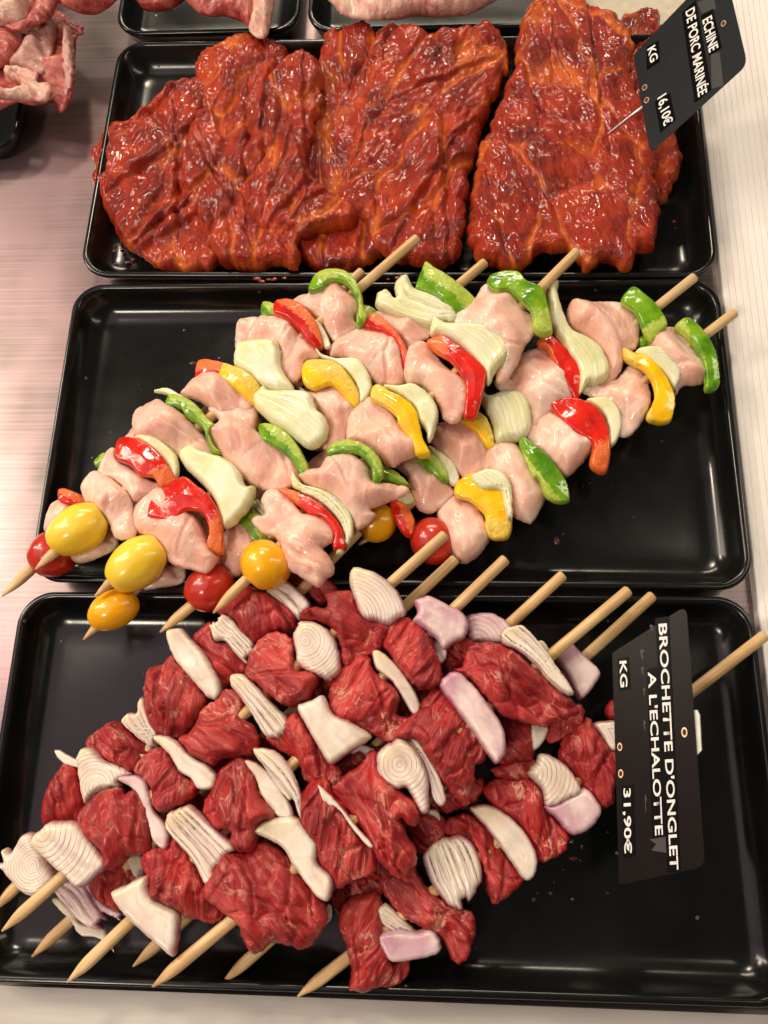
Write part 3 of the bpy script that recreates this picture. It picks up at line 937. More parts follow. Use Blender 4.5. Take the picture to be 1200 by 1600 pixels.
skewer('chicken_skewer', 'chicken skewer with a small orange tomato at its tip, hanging over the front tray', GC,
       (130, 1000), (640, 500), .028, .018, [
    ('t_ora', None, [(177, 953), (42, 30)], dict(ang=30)),
    ('chicken', 'F', [(680, 720), (720, 660), (830, 600), (868, 640), (850, 690), (760, 712)]),
    ('chicken', 'T', [(255, 860), (300, 800), (340, 780), (350, 830), (300, 880)], dict(dz=-.004)),
    ('chicken', 'T', [(360, 760), (400, 720), (450, 730), (440, 790), (390, 800)], dict(dz=-.004)),
    ('chicken', 'T', [(455, 640), (490, 600), (545, 610), (550, 660), (510, 700), (470, 690)]),
    ('yellow', 'T', [(378, 640), (398, 640), (412, 668), (420, 690), (395, 680)], dict(dz=.002)),
])
skewer('chicken_skewer', 'chicken skewer with a round red tomato at its tip, between the yellow-tipped ones', GC,
       (250, 988), (760, 560), .026, .018, [
    ('t_red', None, [(327, 918), (41, 36)], dict(ang=40)),
    ('chicken', 'F', [(1010, 600), (1030, 500), (1100, 420), (1150, 415), (1200, 480), (1210, 560), (1150, 640), (1080, 660)]),
    ('green', 'T', [(372, 812), (392, 796), (415, 815), (420, 850), (400, 850)]),
    ('onion', 'T', [(385, 790), (402, 780), (420, 800), (440, 830), (420, 845), (400, 825)], dict(mode='fan')),
    ('chicken', 'T', [(470, 740), (520, 700), (560, 720), (540, 780), (490, 790)]),
    ('green', 'T', [(555, 735), (590, 725), (620, 740), (640, 758), (625, 762), (590, 750)], dict(dz=.004)),
])

skewer('chicken_skewer', 'chicken skewer second from the right, ending in a half hidden orange tomato', GC,
       (560, 852), (1085, 433), .018, .026, [
    ('t_ora', None, [(588, 817), (32, 31)], dict(ang=30)),
    ('red', 'G', [(750, 315), (790, 310), (830, 340), (862, 400), (860, 450), (840, 475), (800, 450), (770, 390)]),
    ('onion', 'G', [(775, 290), (810, 240), (835, 250), (862, 315), (800, 338)]),
    ('chicken', 'G', [(770, 140), (830, 100), (880, 95), (960, 180), (1050, 260), (1020, 300), (970, 345), (930, 365), (880, 340), (840, 270), (830, 200)]),
    ('green', 'G', [(860, 85), (930, 75), (990, 140), (1020, 190), (1010, 222), (960, 200), (900, 140)]),
    ('onion', 'G', [(930, 55), (985, 85), (1040, 130), (1068, 190), (1060, 240), (1020, 220), (990, 160), (950, 100)], dict(n=2)),
    ('chicken', 'T', [(672, 680), (690, 662), (722, 658), (745, 672), (765, 700), (772, 722), (760, 740), (742, 752), (722, 745), (700, 725), (682, 702)]),
    ('yellow', 'T', [(722, 655), (740, 642), (760, 655), (770, 680), (772, 700), (760, 697), (745, 680)]),
    ('onion', 'E', [(35, 525), (60, 575), (120, 558), (180, 560), (215, 590), (228, 640), (228, 710), (190, 750), (150, 755), (90, 760), (75, 690), (50, 630), (35, 590)], dict(mode='petal', n=5)),
    ('chicken', 'E', [(95, 510), (180, 420), (250, 385), (310, 378), (350, 430), (410, 520), (418, 580), (370, 620), (300, 650), (250, 700), (235, 710), (225, 640), (130, 560)]),
    ('red', 'E', [(268, 345), (320, 330), (360, 370), (432, 425), (435, 500), (425, 580), (395, 560), (340, 470), (300, 385), (270, 375)], dict(sdir=200)),
    ('onion', 'E', [(292, 140), (320, 122), (348, 125), (345, 170), (370, 250), (400, 310), (460, 340), (510, 380), (540, 440), (540, 490), (500, 520), (460, 520), (428, 555), (420, 470), (380, 400), (340, 330), (312, 290), (305, 200)], dict(mode='petal', n=5, dz=.002)),
    ('chicken', 'E', [(398, 200), (470, 195), (560, 188), (620, 205), (660, 250), (672, 310), (660, 370), (620, 400), (600, 460), (560, 512), (520, 515), (530, 430), (460, 340), (395, 290)]),
    ('green', 'E', [(605, 190), (650, 125), (700, 165), (750, 220), (785, 280), (770, 300), (730, 340), (700, 320), (660, 240)], dict(sdir=-60)),
    ('green', 'E', [(668, 335), (700, 330), (730, 345), (720, 375), (680, 382)], dict(dz=-.008)),
])
skewer('chicken_skewer', 'rightmost chicken skewer, with a whole red tomato at its lower end', GC,
       (645, 872), (1148, 488), .019, .026, [
    ('t_red', None, [(676, 846), (36, 38)], dict(ang=35, dz=-.002)),
    ('chicken', 'T', [(685, 800), (695, 783), (715, 777), (745, 790), (757, 815), (762, 845), (740, 872), (720, 878), (705, 862), (690, 832)], dict(dz=-.002)),
    ('yellow', 'T', [(712, 762), (722, 748), (745, 740), (770, 750), (795, 770), (799, 800), (795, 835), (770, 840), (757, 825), (757, 805), (735, 785), (715, 778)], dict(sdir=-90)),
    ('onion', 'T', [(738, 745), (760, 737), (785, 742), (798, 765), (799, 800), (795, 815), (786, 790), (780, 770), (757, 768), (742, 758)], dict(dz=.004, n=3, mode='fan')),
    ('chicken', 'H', [(45, 100), (90, 30), (130, 20), (190, 50), (240, 150), (290, 225), (285, 265), (240, 345), (215, 350), (150, 310), (90, 190)]),
    ('green', 'H', [(192, -2), (230, 25), (290, 80), (340, 140), (375, 190), (388, 235), (385, 265), (340, 272), (290, 245), (265, 185), (240, 175), (215, 120), (195, 60)], dict(sdir=215)),
    ('chicken', 'E', [(230, 690), (260, 660), (310, 640), (350, 665), (420, 730), (475, 770), (470, 800), (430, 850), (380, 895), (340, 880), (280, 800), (215, 745)]),
    ('red', 'E', [(315, 600), (340, 585), (400, 582), (460, 600), (510, 640), (545, 710), (555, 790), (540, 870), (500, 870), (472, 840), (480, 770), (440, 740), (390, 710), (340, 650)], dict(sdir=-60)),
    ('onion', 'E', [(462, 595), (490, 585), (550, 590), (590, 640), (597, 700), (580, 755), (552, 775), (545, 700), (520, 640)], dict(mode='petal', n=2)),
    ('chicken', 'E', [(440, 550), (480, 520), (580, 505), (630, 455), (670, 460), (710, 530), (718, 590), (700, 640), (650, 715), (600, 728), (570, 680), (530, 610), (480, 580)]),
    ('yellow', 'E', [(610, 385), (625, 376), (660, 400), (720, 430), (780, 500), (815, 570), (815, 620), (800, 665), (745, 672), (705, 650), (735, 580), (725, 520), (690, 470), (630, 430)], dict(sdir=190, dz=.001)),
    ('onion', 'E', [(660, 400), (690, 383), (760, 383), (815, 405), (838, 450), (835, 510), (810, 545), (770, 500), (700, 440)], dict(mode='ring', n=3)),
    ('chicken', 'E', [(725, 350), (770, 305), (820, 298), (870, 340), (920, 400), (950, 460), (950, 505), (900, 525), (850, 530), (822, 560), (800, 500), (740, 400)]),
    ('green', 'E', [(825, 290), (850, 262), (880, 258), (920, 295), (965, 365), (990, 430), (1000, 520), (950, 538), (940, 480), (925, 420), (890, 360), (850, 315)], dict(sdir=190)),
])
# upper layer
skewer('chicken_skewer', 'chicken skewer with a round orange-yellow tomato tip, crossing the middle of the pile', GC,
       (333, 958), (902, 393), .0370, .034, [
    ('t_ora', None, [(415, 883), (38, 41)], dict(ang=50)),
    ('chicken', 'G', [(150, 310), (175, 270), (215, 262), (270, 290), (340, 370), (430, 390), (480, 450), (475, 500), (430, 530), (460, 570), (480, 630), (440, 670), (415, 705), (380, 690), (320, 650), (275, 620), (245, 540), (215, 480), (160, 460), (110, 410), (125, 380), (165, 375)], dict(dz=.003)),
    ('red', 'G', [(230, 265), (265, 252), (330, 275), (400, 310), (470, 370), (520, 440), (537, 520), (500, 532), (475, 520), (480, 460), (440, 400), (370, 370), (290, 310)], dict(sdir=160)),
    ('onion', 'G', [(290, 170), (310, 190), (350, 240), (430, 260), (500, 300), (560, 370), (570, 440), (550, 510), (520, 550), (490, 540), (530, 480), (500, 400), (420, 320), (330, 270), (300, 250)], dict(mode='fan', n=4)),
    ('chicken', 'G', [(330, 200), (380, 170), (430, 165), (460, 120), (540, 100), (600, 115), (660, 170), (665, 220), (740, 230), (820, 245), (820, 275), (780, 295), (690, 330), (655, 345), (680, 370), (650, 410), (590, 435), (560, 380), (480, 290), (400, 260)]),
    ('green', 'G', [(457, 62), (500, 32), (570, 28), (640, 55), (690, 100), (712, 150), (710, 190), (690, 215), (665, 215), (655, 150), (610, 100), (540, 85), (465, 92)], dict(dz=.003)),
    ('chicken', 'D', [(550, 850), (560, 760), (600, 700), (650, 668), (720, 690), (760, 740), (800, 800), (860, 840), (905, 870), (890, 910), (850, 940), (800, 960), (760, 985), (700, 950), (620, 900), (555, 880)]),
    ('yellow', 'D', [(662, 650), (672, 618), (700, 608), (750, 640), (820, 680), (870, 730), (885, 790), (900, 850), (928, 900), (925, 925), (870, 925), (845, 870), (790, 790), (780, 760), (740, 720), (670, 680)], dict(dz=.001, sdir=210)),
    ('onion', 'D', [(720, 620), (800, 620), (850, 612), (910, 640), (960, 700), (970, 760), (945, 850), (925, 870), (915, 820), (880, 780), (860, 720), (790, 660)], dict(mode='petal', n=3)),
    ('chicken', 'D', [(835, 450), (870, 415), (910, 412), (950, 450), (1020, 530), (1095, 590), (1110, 660), (1090, 740), (1050, 780), (1000, 760), (970, 690), (910, 620), (850, 610), (818, 570), (820, 520)]),
    ('red', 'D', [(925, 405), (1000, 375), (1040, 400), (1110, 460), (1190, 540), (1185, 620), (1150, 740), (1125, 752), (1095, 740), (1100, 640), (1095, 590), (1040, 510), (960, 450)], dict(sdir=180)),
    ('onion', 'T', [(680, 499), (700, 508), (740, 508), (775, 512), (793, 530), (793, 555), (775, 578), (762, 600), (752, 585), (735, 560), (715, 540), (690, 527), (675, 525)], dict(mode='petal', n=6)),
    ('chicken', 'T', [(712, 495), (735, 480), (755, 450), (765, 447), (775, 458), (800, 462), (817, 485), (834, 500), (832, 522), (818, 542), (808, 565), (790, 592), (775, 592), (775, 560), (745, 530), (720, 520)]),
    ('green', 'E', [(65, 90), (110, 68), (180, 72), (215, 110), (275, 140), (300, 210), (318, 300), (270, 312), (240, 290), (230, 230), (190, 190), (150, 150), (100, 150), (68, 120)], dict(sdir=-60)),
])
skewer('chicken_skewer', 'chicken skewer with an oval pale yellow split tomato, third tip from the left', GC,
       (148, 932), (758, 410), .0375, .030, [
    ('t_yel', None, [(213, 881), (52, 38)], dict(ang=42)),
    ('chicken', 'F', [(625, 380), (660, 310), (720, 270), (780, 255), (830, 300), (860, 370), (890, 365), (940, 420), (970, 500), (1015, 560), (1000, 610), (960, 640), (900, 625), (830, 610), (780, 570), (740, 500), (690, 475), (630, 450)]),
    ('red', 'F', [(697, 370), (720, 290), (780, 240), (860, 200), (920, 240), (980, 290), (1030, 370), (1038, 450), (1035, 540), (1000, 540), (965, 510), (975, 440), (945, 370), (880, 360), (830, 400), (720, 395)], dict(sdir=-50, dz=.002)),
    ('onion', 'F', [(852, 100), (905, 62), (960, 85), (1060, 120), (1120, 170), (1150, 240), (1190, 240), (1185, 300), (1130, 380), (1060, 430), (1040, 400), (1010, 310), (950, 230), (880, 160)], dict(mode='petal', n=4, dz=.001)),
    ('chicken', 'T', [(329, 625), (345, 617), (365, 625), (395, 632), (403, 650), (402, 675), (425, 690), (455, 710), (467, 735), (464, 752), (445, 762), (420, 765), (395, 755), (365, 735), (345, 710), (330, 690), (330, 675), (345, 662), (330, 650)], dict(dz=.001)),
    ('green', 'T', [(405, 666), (420, 662), (440, 670), (460, 690), (478, 720), (480, 738), (470, 742), (455, 720), (430, 700), (412, 690)]),
    ('onion', 'D', [(108, 680), (170, 620), (200, 640), (330, 640), (380, 660), (400, 720), (440, 760), (455, 820), (430, 870), (370, 900), (290, 850), (180, 770)], dict(mode='petal', n=5, dz=.002)),
    ('chicken', 'D', [(330, 620), (380, 640), (430, 605), (500, 600), (570, 650), (600, 720), (560, 790), (545, 850), (520, 890), (450, 900), (430, 880), (440, 780), (380, 700), (330, 640)], dict(dz=-.002)),
    ('yellow', 'D', [(340, 535), (360, 492), (430, 490), (500, 510), (560, 570), (600, 640), (598, 695), (560, 690), (480, 610), (400, 630), (350, 600)]),
    ('onion', 'D', [(398, 425), (440, 470), (500, 490), (590, 490), (640, 540), (660, 610), (640, 670), (605, 690), (590, 620), (540, 550), (470, 500), (420, 475)], dict(mode='petal', n=4)),
    ('chicken', 'D', [(490, 410), (540, 370), (620, 335), (680, 350), (770, 385), (800, 430), (800, 520), (815, 580), (780, 620), (700, 610), (640, 560), (560, 490), (480, 480), (470, 440)]),
    ('red', 'D', [(620, 320), (640, 285), (680, 275), (740, 320), (800, 390), (832, 460), (825, 520), (805, 525), (780, 420), (720, 370), (640, 345)]),
    ('chicken', 'D', [(680, 270), (760, 255), (830, 290), (930, 320), (937, 370), (880, 420), (840, 450), (800, 400), (740, 340)]),
    ('onion', 'D', [(685, 205), (715, 178), (745, 172), (778, 205), (775, 140), (830, 102), (860, 160), (930, 190), (1000, 220), (1050, 280), (1045, 305), (960, 330), (930, 340), (840, 310), (700, 250)], dict(mode='fan', n=5)),
    ('green', 'D', [(872, 150), (900, 60), (920, 25), (960, 60), (1060, 130), (1152, 205), (1130, 250), (1070, 295), (1030, 260), (960, 200), (890, 165)]),
])
skewer('chicken_skewer', 'chicken skewer with a large oval yellow tomato, topmost along the left side of the pile', GC,
       (55, 890), (652, 372), .0400, .032, [
    ('t_yel', None, [(121, 828), (50, 37)], dict(ang=35)),
    ('chicken', 'F', [(340, 570), (400, 530), (480, 480), (510, 440), (550, 490), (540, 530), (480, 570), (420, 590), (370, 595)], dict(dz=-.01)),
    ('chicken', 'F', [(385, 240), (420, 190), (460, 175), (540, 220), (610, 290), (620, 370), (635, 460), (590, 485), (540, 475), (500, 400), (440, 330), (400, 310)]),
    ('chicken', 'F', [(460, 170), (510, 75), (540, 70), (550, 120), (600, 150), (680, 200), (740, 230), (740, 270), (680, 290), (630, 310), (600, 270), (540, 215), (470, 200)]),
    ('red', 'F', [(545, 40), (570, 12), (640, 20), (720, 60), (790, 140), (820, 210), (780, 240), (740, 240), (720, 200), (660, 190), (620, 150), (550, 110)], dict(sdir=-70)),
    ('onion', 'F', [(640, 20), (690, 5), (760, 30), (820, 90), (838, 150), (830, 200), (800, 210), (760, 130), (700, 60)], dict(mode='petal', n=2)),
    ('chicken', 'C', [(628, 740), (640, 670), (690, 640), (740, 618), (780, 640), (850, 680), (920, 740), (960, 800), (1000, 860), (970, 890), (900, 890), (830, 880), (740, 820), (650, 800)]),
    ('green', 'C', [(780, 640), (800, 590), (860, 605), (920, 640), (970, 700), (1010, 740), (985, 770), (1000, 820), (1030, 850), (1000, 860), (970, 810), (950, 750), (880, 700), (850, 660)]),
    ('chicken', 'C', [(855, 590), (880, 550), (930, 510), (1000, 498), (1080, 520), (1150, 560), (1190, 640), (1100, 700), (1030, 710), (990, 660), (930, 620)]),
    ('yellow', 'T', [(343, 587), (349, 568), (370, 575), (395, 590), (408, 610), (405, 628), (393, 630), (370, 610), (350, 595)]),
    ('onion', 'D', [(30, 450), (60, 415), (200, 405), (235, 450), (240, 530), (290, 610), (290, 635), (210, 635), (130, 610), (100, 570), (30, 520)], dict(mode='petal', n=3)),
    ('chicken', 'D', [(290, 600), (300, 565), (340, 550), (355, 590), (320, 620)], dict(dz=-.006)),
    ('chicken', 'D', [(85, 380), (130, 300), (180, 285), (260, 310), (340, 380), (400, 440), (410, 480), (350, 490), (340, 550), (290, 590), (240, 530), (235, 450), (180, 405), (100, 410)]),
    ('red', 'D', [(205, 225), (230, 205), (300, 215), (370, 270), (410, 330), (432, 400), (405, 425), (360, 400), (320, 350), (260, 300), (210, 275)]),
    ('onion', 'D', [(390, 300), (430, 330), (465, 400), (465, 430), (440, 430), (420, 380)], dict(mode='petal', n=2)),
    ('red', 'D', [(440, 420), (475, 400), (470, 470), (445, 470)], dict(dz=-.010)),
    ('chicken', 'D', [(330, 215), (370, 180), (440, 140), (510, 140), (550, 180), (610, 225), (615, 250), (580, 300), (600, 330), (550, 370), (500, 400), (470, 380), (420, 300), (340, 240)]),
    ('green', 'D', [(372, 150), (400, 90), (460, 68), (540, 80), (590, 130), (615, 190), (620, 230), (640, 280), (620, 310), (590, 320), (585, 280), (595, 230), (560, 160), (520, 130), (460, 130), (430, 165), (380, 168)], dict(dz=.001)),
])

# ------------------------------------------------------------------ beef skewers
GB = 'beef and shallot skewers in the front tray'
skewer('beef_skewer', 'underneath beef skewer with loose purple shallot leaves just above its short tip', GB,
       (50, 1495), (712, 873), .016, .024, [
    ('purple', 'M', [(270, 395), (290, 372), (330, 345), (400, 360), (440, 430), (485, 500), (485, 550), (430, 560), (370, 520)], dict(mode='fan', n=4, sdir=60)),
    ('shallot', 'M', [(255, 450), (285, 430), (340, 480), (390, 545), (480, 560), (500, 600), (530, 680), (500, 640), (440, 610), (380, 600), (340, 540)], dict(mode='petal', n=2, dz=-.002)),
    ('purple', 'M', [(370, 360), (430, 370), (490, 450), (570, 500), (560, 528), (500, 500), (450, 480), (400, 420)], dict(mode='fan', n=4, sdir=60)),
    ('beef', 'M', [(425, 350), (480, 290), (560, 280), (640, 240), (680, 330), (660, 380), (600, 400), (580, 480), (500, 450), (440, 410)]),
    ('shallot', 'M', [(600, 240), (660, 220), (690, 260), (680, 320), (640, 330)], dict(mode='petal', n=2)),
    ('beef', 'T', [(255, 1270), (300, 1240), (330, 1250), (320, 1290), (270, 1300)]),
    ('beef', 'T', [(330, 1190), (380, 1150), (430, 1160), (420, 1200), (360, 1220)]),
    ('beef', 'T', [(480, 1060), (520, 1030), (550, 1050), (540, 1090), (490, 1100)]),
    ('shallot', 'T', [(560, 980), (590, 960), (620, 980), (600, 1010), (570, 1010)]),
])
skewer('beef_skewer', 'under-layer beef skewer whose short tip shows just right of the yellowish cream shallot', GB,
       (208, 1510), (880, 898), .016, .025, [
    ('beef', 'T', [(300, 1400), (340, 1360), (380, 1370), (370, 1410), (320, 1430)]),
    ('beef', 'T', [(420, 1290), (470, 1250), (500, 1270), (480, 1320), (430, 1320)]),
    ('beef', 'T', [(530, 1200), (560, 1170), (610, 1170), (600, 1210), (550, 1220)]),
    ('purple', 'N', [(740, 150), (800, 130), (860, 150), (830, 190), (770, 200)]),
    ('beef', 'T', [(620, 1110), (655, 1070), (700, 1080), (690, 1120), (640, 1130)]),
    ('beef', 'K', [(205, 410), (225, 370), (260, 320), (330, 295), (390, 310), (360, 380), (320, 440), (280, 445), (250, 470)]),
    ('purple', 'K', [(325, 200), (380, 178), (450, 180), (520, 225), (540, 280), (500, 315), (410, 320), (350, 295)], dict(mode='arc', n=6, apex=(745, 1005), sdir=80)),
])
skewer('beef_skewer', 'buried beef skewer ending in a broad purple shallot leaf left of the tag', GB,
       (348, 1535), (1020, 930), .015, .024, [
    ('beef', 'P', [(285, 190), (400, 170), (470, 200), (460, 240), (350, 245), (320, 300), (290, 270)]),
    ('shallot', 'P', [(185, 395), (215, 370), (250, 320), (265, 275), (282, 290), (280, 330), (230, 372)], dict(mode='fan', n=3, dz=.003)),
    ('shallot', 'N', [(830, 740), (870, 690), (890, 710), (870, 745)]),
    ('beef', 'T', [(560, 1340), (600, 1310), (640, 1330), (620, 1370), (570, 1370)]),
    ('beef', 'O', [(230, 480), (290, 440), (400, 480), (400, 560), (350, 620), (270, 620)]),
    ('shallot', 'O', [(320, 450), (370, 440), (390, 500), (370, 540)]),
    ('beef', 'O', [(340, 380), (420, 340), (560, 290), (585, 330), (540, 400), (440, 440), (360, 440)], dict(dz=-.002)),
    ('beef', 'O', [(625, 250), (680, 220), (810, 200), (830, 250), (780, 300), (690, 292)]),
    ('beef', 'K', [(490, 640), (560, 670), (640, 690), (640, 800), (632, 860), (560, 870), (490, 880), (440, 780)]),
    ('shallot', 'K', [(630, 690), (700, 690), (700, 750), (655, 810), (632, 790)]),
    ('beef', 'K', [(700, 690), (780, 655), (850, 600), (872, 660), (830, 730), (740, 775), (705, 760)]),
    ('shallot', 'K', [(655, 315), (685, 305), (712, 340), (735, 380), (700, 370)]),
    ('purple', 'K', [(730, 370), (800, 318), (880, 380), (947, 450), (930, 500), (862, 576), (830, 540), (790, 460)], dict(mode='petal', n=3, sdir=60)),
])
skewer('beef_skewer', 'leftmost beef skewer, a pale frilly shallot at its lower end', GB,
       (-12, 1425), (560, 830), .021, .024, [
    ('shallot', 'M', [(5, 270), (30, 260), (20, 215), (40, 195), (65, 215), (110, 140), (170, 130), (200, 200), (270, 300), (260, 360), (190, 410), (120, 400), (60, 340)], dict(mode='arc', n=7, apex=(60, 1350))),
    ('beef', 'M', [(155, 205), (220, 225), (290, 300), (250, 315), (190, 260)]),
    ('beef', 'I', [(205, 790), (240, 680), (290, 600), (320, 580), (370, 610), (390, 680), (405, 760), (380, 850), (300, 870), (218, 865)]),
    ('shallot', 'I', [(258, 525), (285, 518), (330, 545), (370, 568), (370, 600), (300, 578)], dict(n=2)),
    ('shallot', 'I', [(372, 560), (400, 510), (450, 520), (500, 570), (560, 590), (620, 630), (570, 660), (560, 690), (480, 700), (430, 740), (410, 765), (390, 700), (378, 620)], dict(mode='arc', n=6, apex=(155, 1230))),
    ('beef', 'I', [(410, 480), (460, 430), (530, 388), (580, 400), (640, 450), (705, 515), (680, 550), (620, 620), (570, 590), (500, 560), (440, 530)]),
    ('shallot', 'I', [(580, 385), (610, 345), (648, 345), (655, 300), (682, 268), (700, 320), (720, 390), (745, 440), (730, 480), (740, 505), (690, 490), (620, 430)], dict(mode='fan', n=5)),
    ('beef', 'I', [(690, 230), (705, 140), (760, 120), (810, 85), (860, 130), (920, 200), (970, 290), (930, 370), (870, 440), (800, 455), (730, 420), (695, 350)], dict(dz=.003)),
    ('shallot', 'T', [(264, 992), (285, 985), (300, 1000), (325, 1030), (345, 1070), (343, 1090), (325, 1088), (300, 1060), (275, 1030)], dict(mode='petal', n=3, dz=.003)),
    ('beef', 'J', [(5, 420), (50, 370), (95, 345), (120, 430), (170, 440), (230, 500), (260, 550), (230, 590), (170, 640), (150, 660), (100, 590), (90, 530), (20, 470)]),
    ('shallot', 'J', [(97, 350), (130, 310), (180, 315), (230, 370), (300, 450), (290, 490), (260, 525), (220, 500), (160, 430), (110, 420)], dict(mode='fan', n=5, dz=.002)),
    ('beef', 'J', [(130, 290), (190, 220), (250, 175), (320, 190), (400, 240), (480, 290), (490, 350), (470, 390), (390, 400), (330, 420), (290, 440), (240, 400), (220, 350), (190, 320)], dict(dz=.002)),
    ('shallot', 'J', [(355, 200), (400, 170), (450, 150), (540, 230), (555, 270), (520, 300), (510, 330), (480, 310), (420, 250)], dict(mode='fan', n=2)),
    ('beef', 'J', [(450, 120), (480, 85), (560, 110), (640, 140), (680, 200), (640, 240), (590, 250), (550, 210), (500, 180)], dict(dz=-.005)),
])
skewer('beef_skewer', 'rightmost beef skewer, passing under the price tag towards the right rim', GB,
       (465, 1557), (1195, 992), .018, .0215, [
    ('beef', 'P', [(500, 490), (570, 475), (560, 540), (510, 580), (450, 592), (470, 540)], dict(dz=-.003)),
    ('purple', 'P', [(465, 380), (530, 365), (600, 370), (650, 360), (688, 410), (680, 450), (610, 472), (510, 480), (475, 430)], dict(mode='petal', n=3, sdir=-80)),
    ('shallot', 'P', [(460, 300), (490, 270), (540, 310), (580, 350), (600, 372), (530, 375), (480, 350)], dict(mode='fan', n=4, dz=-.002)),
    ('beef', 'P', [(312, 350), (330, 280), (380, 240), (440, 230), (465, 250), (470, 330), (490, 420), (508, 500), (500, 545), (440, 580), (355, 582), (360, 500), (340, 430)], dict(dz=.001, fib=math.radians(60))),
    ('beef', 'P', [(460, 140), (500, 130), (590, 110), (620, 180), (680, 240), (750, 280), (800, 300), (815, 360), (790, 450), (760, 482), (730, 470), (690, 390), (600, 340), (540, 300), (480, 220)], dict(fib=math.radians(130))),
    ('shallot', 'O', [(310, 670), (325, 620), (345, 595), (400, 578), (480, 565), (540, 610), (575, 720), (560, 790), (500, 860), (455, 882), (400, 850), (340, 760)], dict(mode='fan', n=7, sdir=-30)),
    ('beef', 'O', [(400, 520), (440, 480), (520, 465), (600, 510), (650, 590), (700, 670), (755, 740), (740, 790), (650, 865), (610, 830), (590, 740), (560, 640), (500, 570), (420, 560)], dict(fib=math.radians(120))),
    ('shallot', 'O', [(530, 440), (560, 420), (630, 425), (720, 480), (790, 560), (830, 650), (825, 720), (795, 757), (760, 740), (690, 640), (600, 520)], dict(mode='ring', n=6, sdir=20, dz=.001)),
    ('beef', 'O', [(595, 350), (650, 300), (740, 295), (830, 310), (870, 370), (870, 430), (930, 490), (980, 550), (960, 620), (920, 650), (840, 668), (810, 600), (740, 500), (640, 420)]),
    ('purple', 'O', [(870, 420), (930, 400), (1020, 350), (1070, 340), (1130, 430), (1110, 490), (1050, 540), (990, 545), (930, 480)], dict(mode='petal', n=3, sdir=-45)),
    ('shallot', 'O', [(797, 260), (830, 220), (850, 180), (900, 185), (970, 230), (1020, 300), (1030, 350), (960, 395), (880, 415), (860, 340), (810, 285)], dict(mode='arc', n=6, apex=(828, 1207), sdir=0, dz=.002)),
    ('beef', 'O', [(945, 170), (970, 100), (1040, 35), (1080, 15), (1120, 80), (1190, 160), (1230, 200), (1240, 300), (1200, 330), (1190, 400), (1130, 422), (1080, 370), (1020, 300), (950, 210)]),
    ('shallot', 'K', [(920, 700), (960, 682), (1030, 680), (1090, 700), (1080, 790), (1000, 820), (960, 760)], dict(mode='ring', n=3)),
    ('beef', 'K', [(985, 650), (1000, 590), (1060, 580), (1120, 640), (1100, 700), (1030, 690)], dict(dz=-.002)),
])
# upper layer
skewer('beef_skewer', 'top beef skewer with a halved purple shallot at its upper end, second from left', GB,
       (3, 1455), (696, 835), .034, .037, [
    ('shallot', 'M', [(155, 170), (230, 85), (300, 72), (370, 80), (420, 140), (500, 250), (490, 290), (380, 372), (310, 320), (220, 240)], dict(mode='arc', n=7, apex=(75, 1300), sdir=-30)),
    ('beef', 'T', [(123, 1283), (130, 1265), (160, 1240), (190, 1235), (197, 1243), (215, 1232), (230, 1250), (237, 1275), (235, 1300), (232, 1330), (205, 1335), (195, 1345), (180, 1358), (167, 1350), (168, 1335), (150, 1315), (130, 1300)]),
    ('purple', 'T', [(188, 1220), (207, 1212), (228, 1222), (237, 1245), (242, 1265), (262, 1290), (265, 1310), (257, 1325), (240, 1310), (232, 1280), (215, 1240)], dict(mode='petal', n=2, sdir=-60, dz=-.001)),
    ('beef', 'I', [(635, 610), (680, 550), (740, 510), (790, 530), (830, 590), (880, 640), (930, 660), (925, 700), (880, 750), (780, 800), (720, 770), (710, 700), (660, 650)]),
    ('shallot', 'I', [(730, 470), (760, 450), (830, 475), (900, 540), (980, 590), (1015, 640), (1000, 690), (930, 695), (900, 650), (850, 620), (800, 540)], dict(mode='petal', n=3)),
    ('beef', 'I', [(850, 465), (900, 430), (935, 370), (950, 330), (1020, 280), (1040, 250), (1090, 240), (1140, 290), (1130, 360), (1190, 410), (1210, 480), (1180, 530), (1060, 550), (1010, 580), (930, 550)]),
    ('shallot', 'J', [(190, 590), (250, 590), (310, 640), (380, 720), (445, 790), (420, 850), (380, 880), (340, 860), (290, 780), (230, 690), (190, 640)], dict(mode='fan', n=3)),
    ('beef', 'J', [(270, 520), (300, 450), (350, 400), (420, 395), (470, 430), (480, 510), (490, 560), (560, 570), (590, 600), (550, 680), (500, 720), (430, 720), (370, 680), (300, 620), (260, 590)]),
    ('shallot', 'J', [(480, 400), (510, 345), (570, 340), (640, 380), (680, 450), (695, 560), (650, 600), (570, 580), (500, 530), (490, 470)], dict(mode='arc', n=7, apex=(480, 1005), sdir=10)),
    ('beef', 'J', [(525, 300), (560, 275), (640, 270), (630, 220), (660, 205), (740, 200), (780, 280), (830, 320), (900, 320), (912, 370), (890, 430), (850, 480), (790, 500), (740, 540), (700, 520), (690, 430), (660, 370), (600, 340), (530, 330)]),
    ('shallot', 'J', [(745, 110), (770, 88), (850, 105), (920, 150), (970, 210), (998, 290), (960, 320), (920, 345), (870, 330), (800, 310), (750, 180)], dict(mode='arc', n=8, apex=(545, 970), sdir=45)),
])
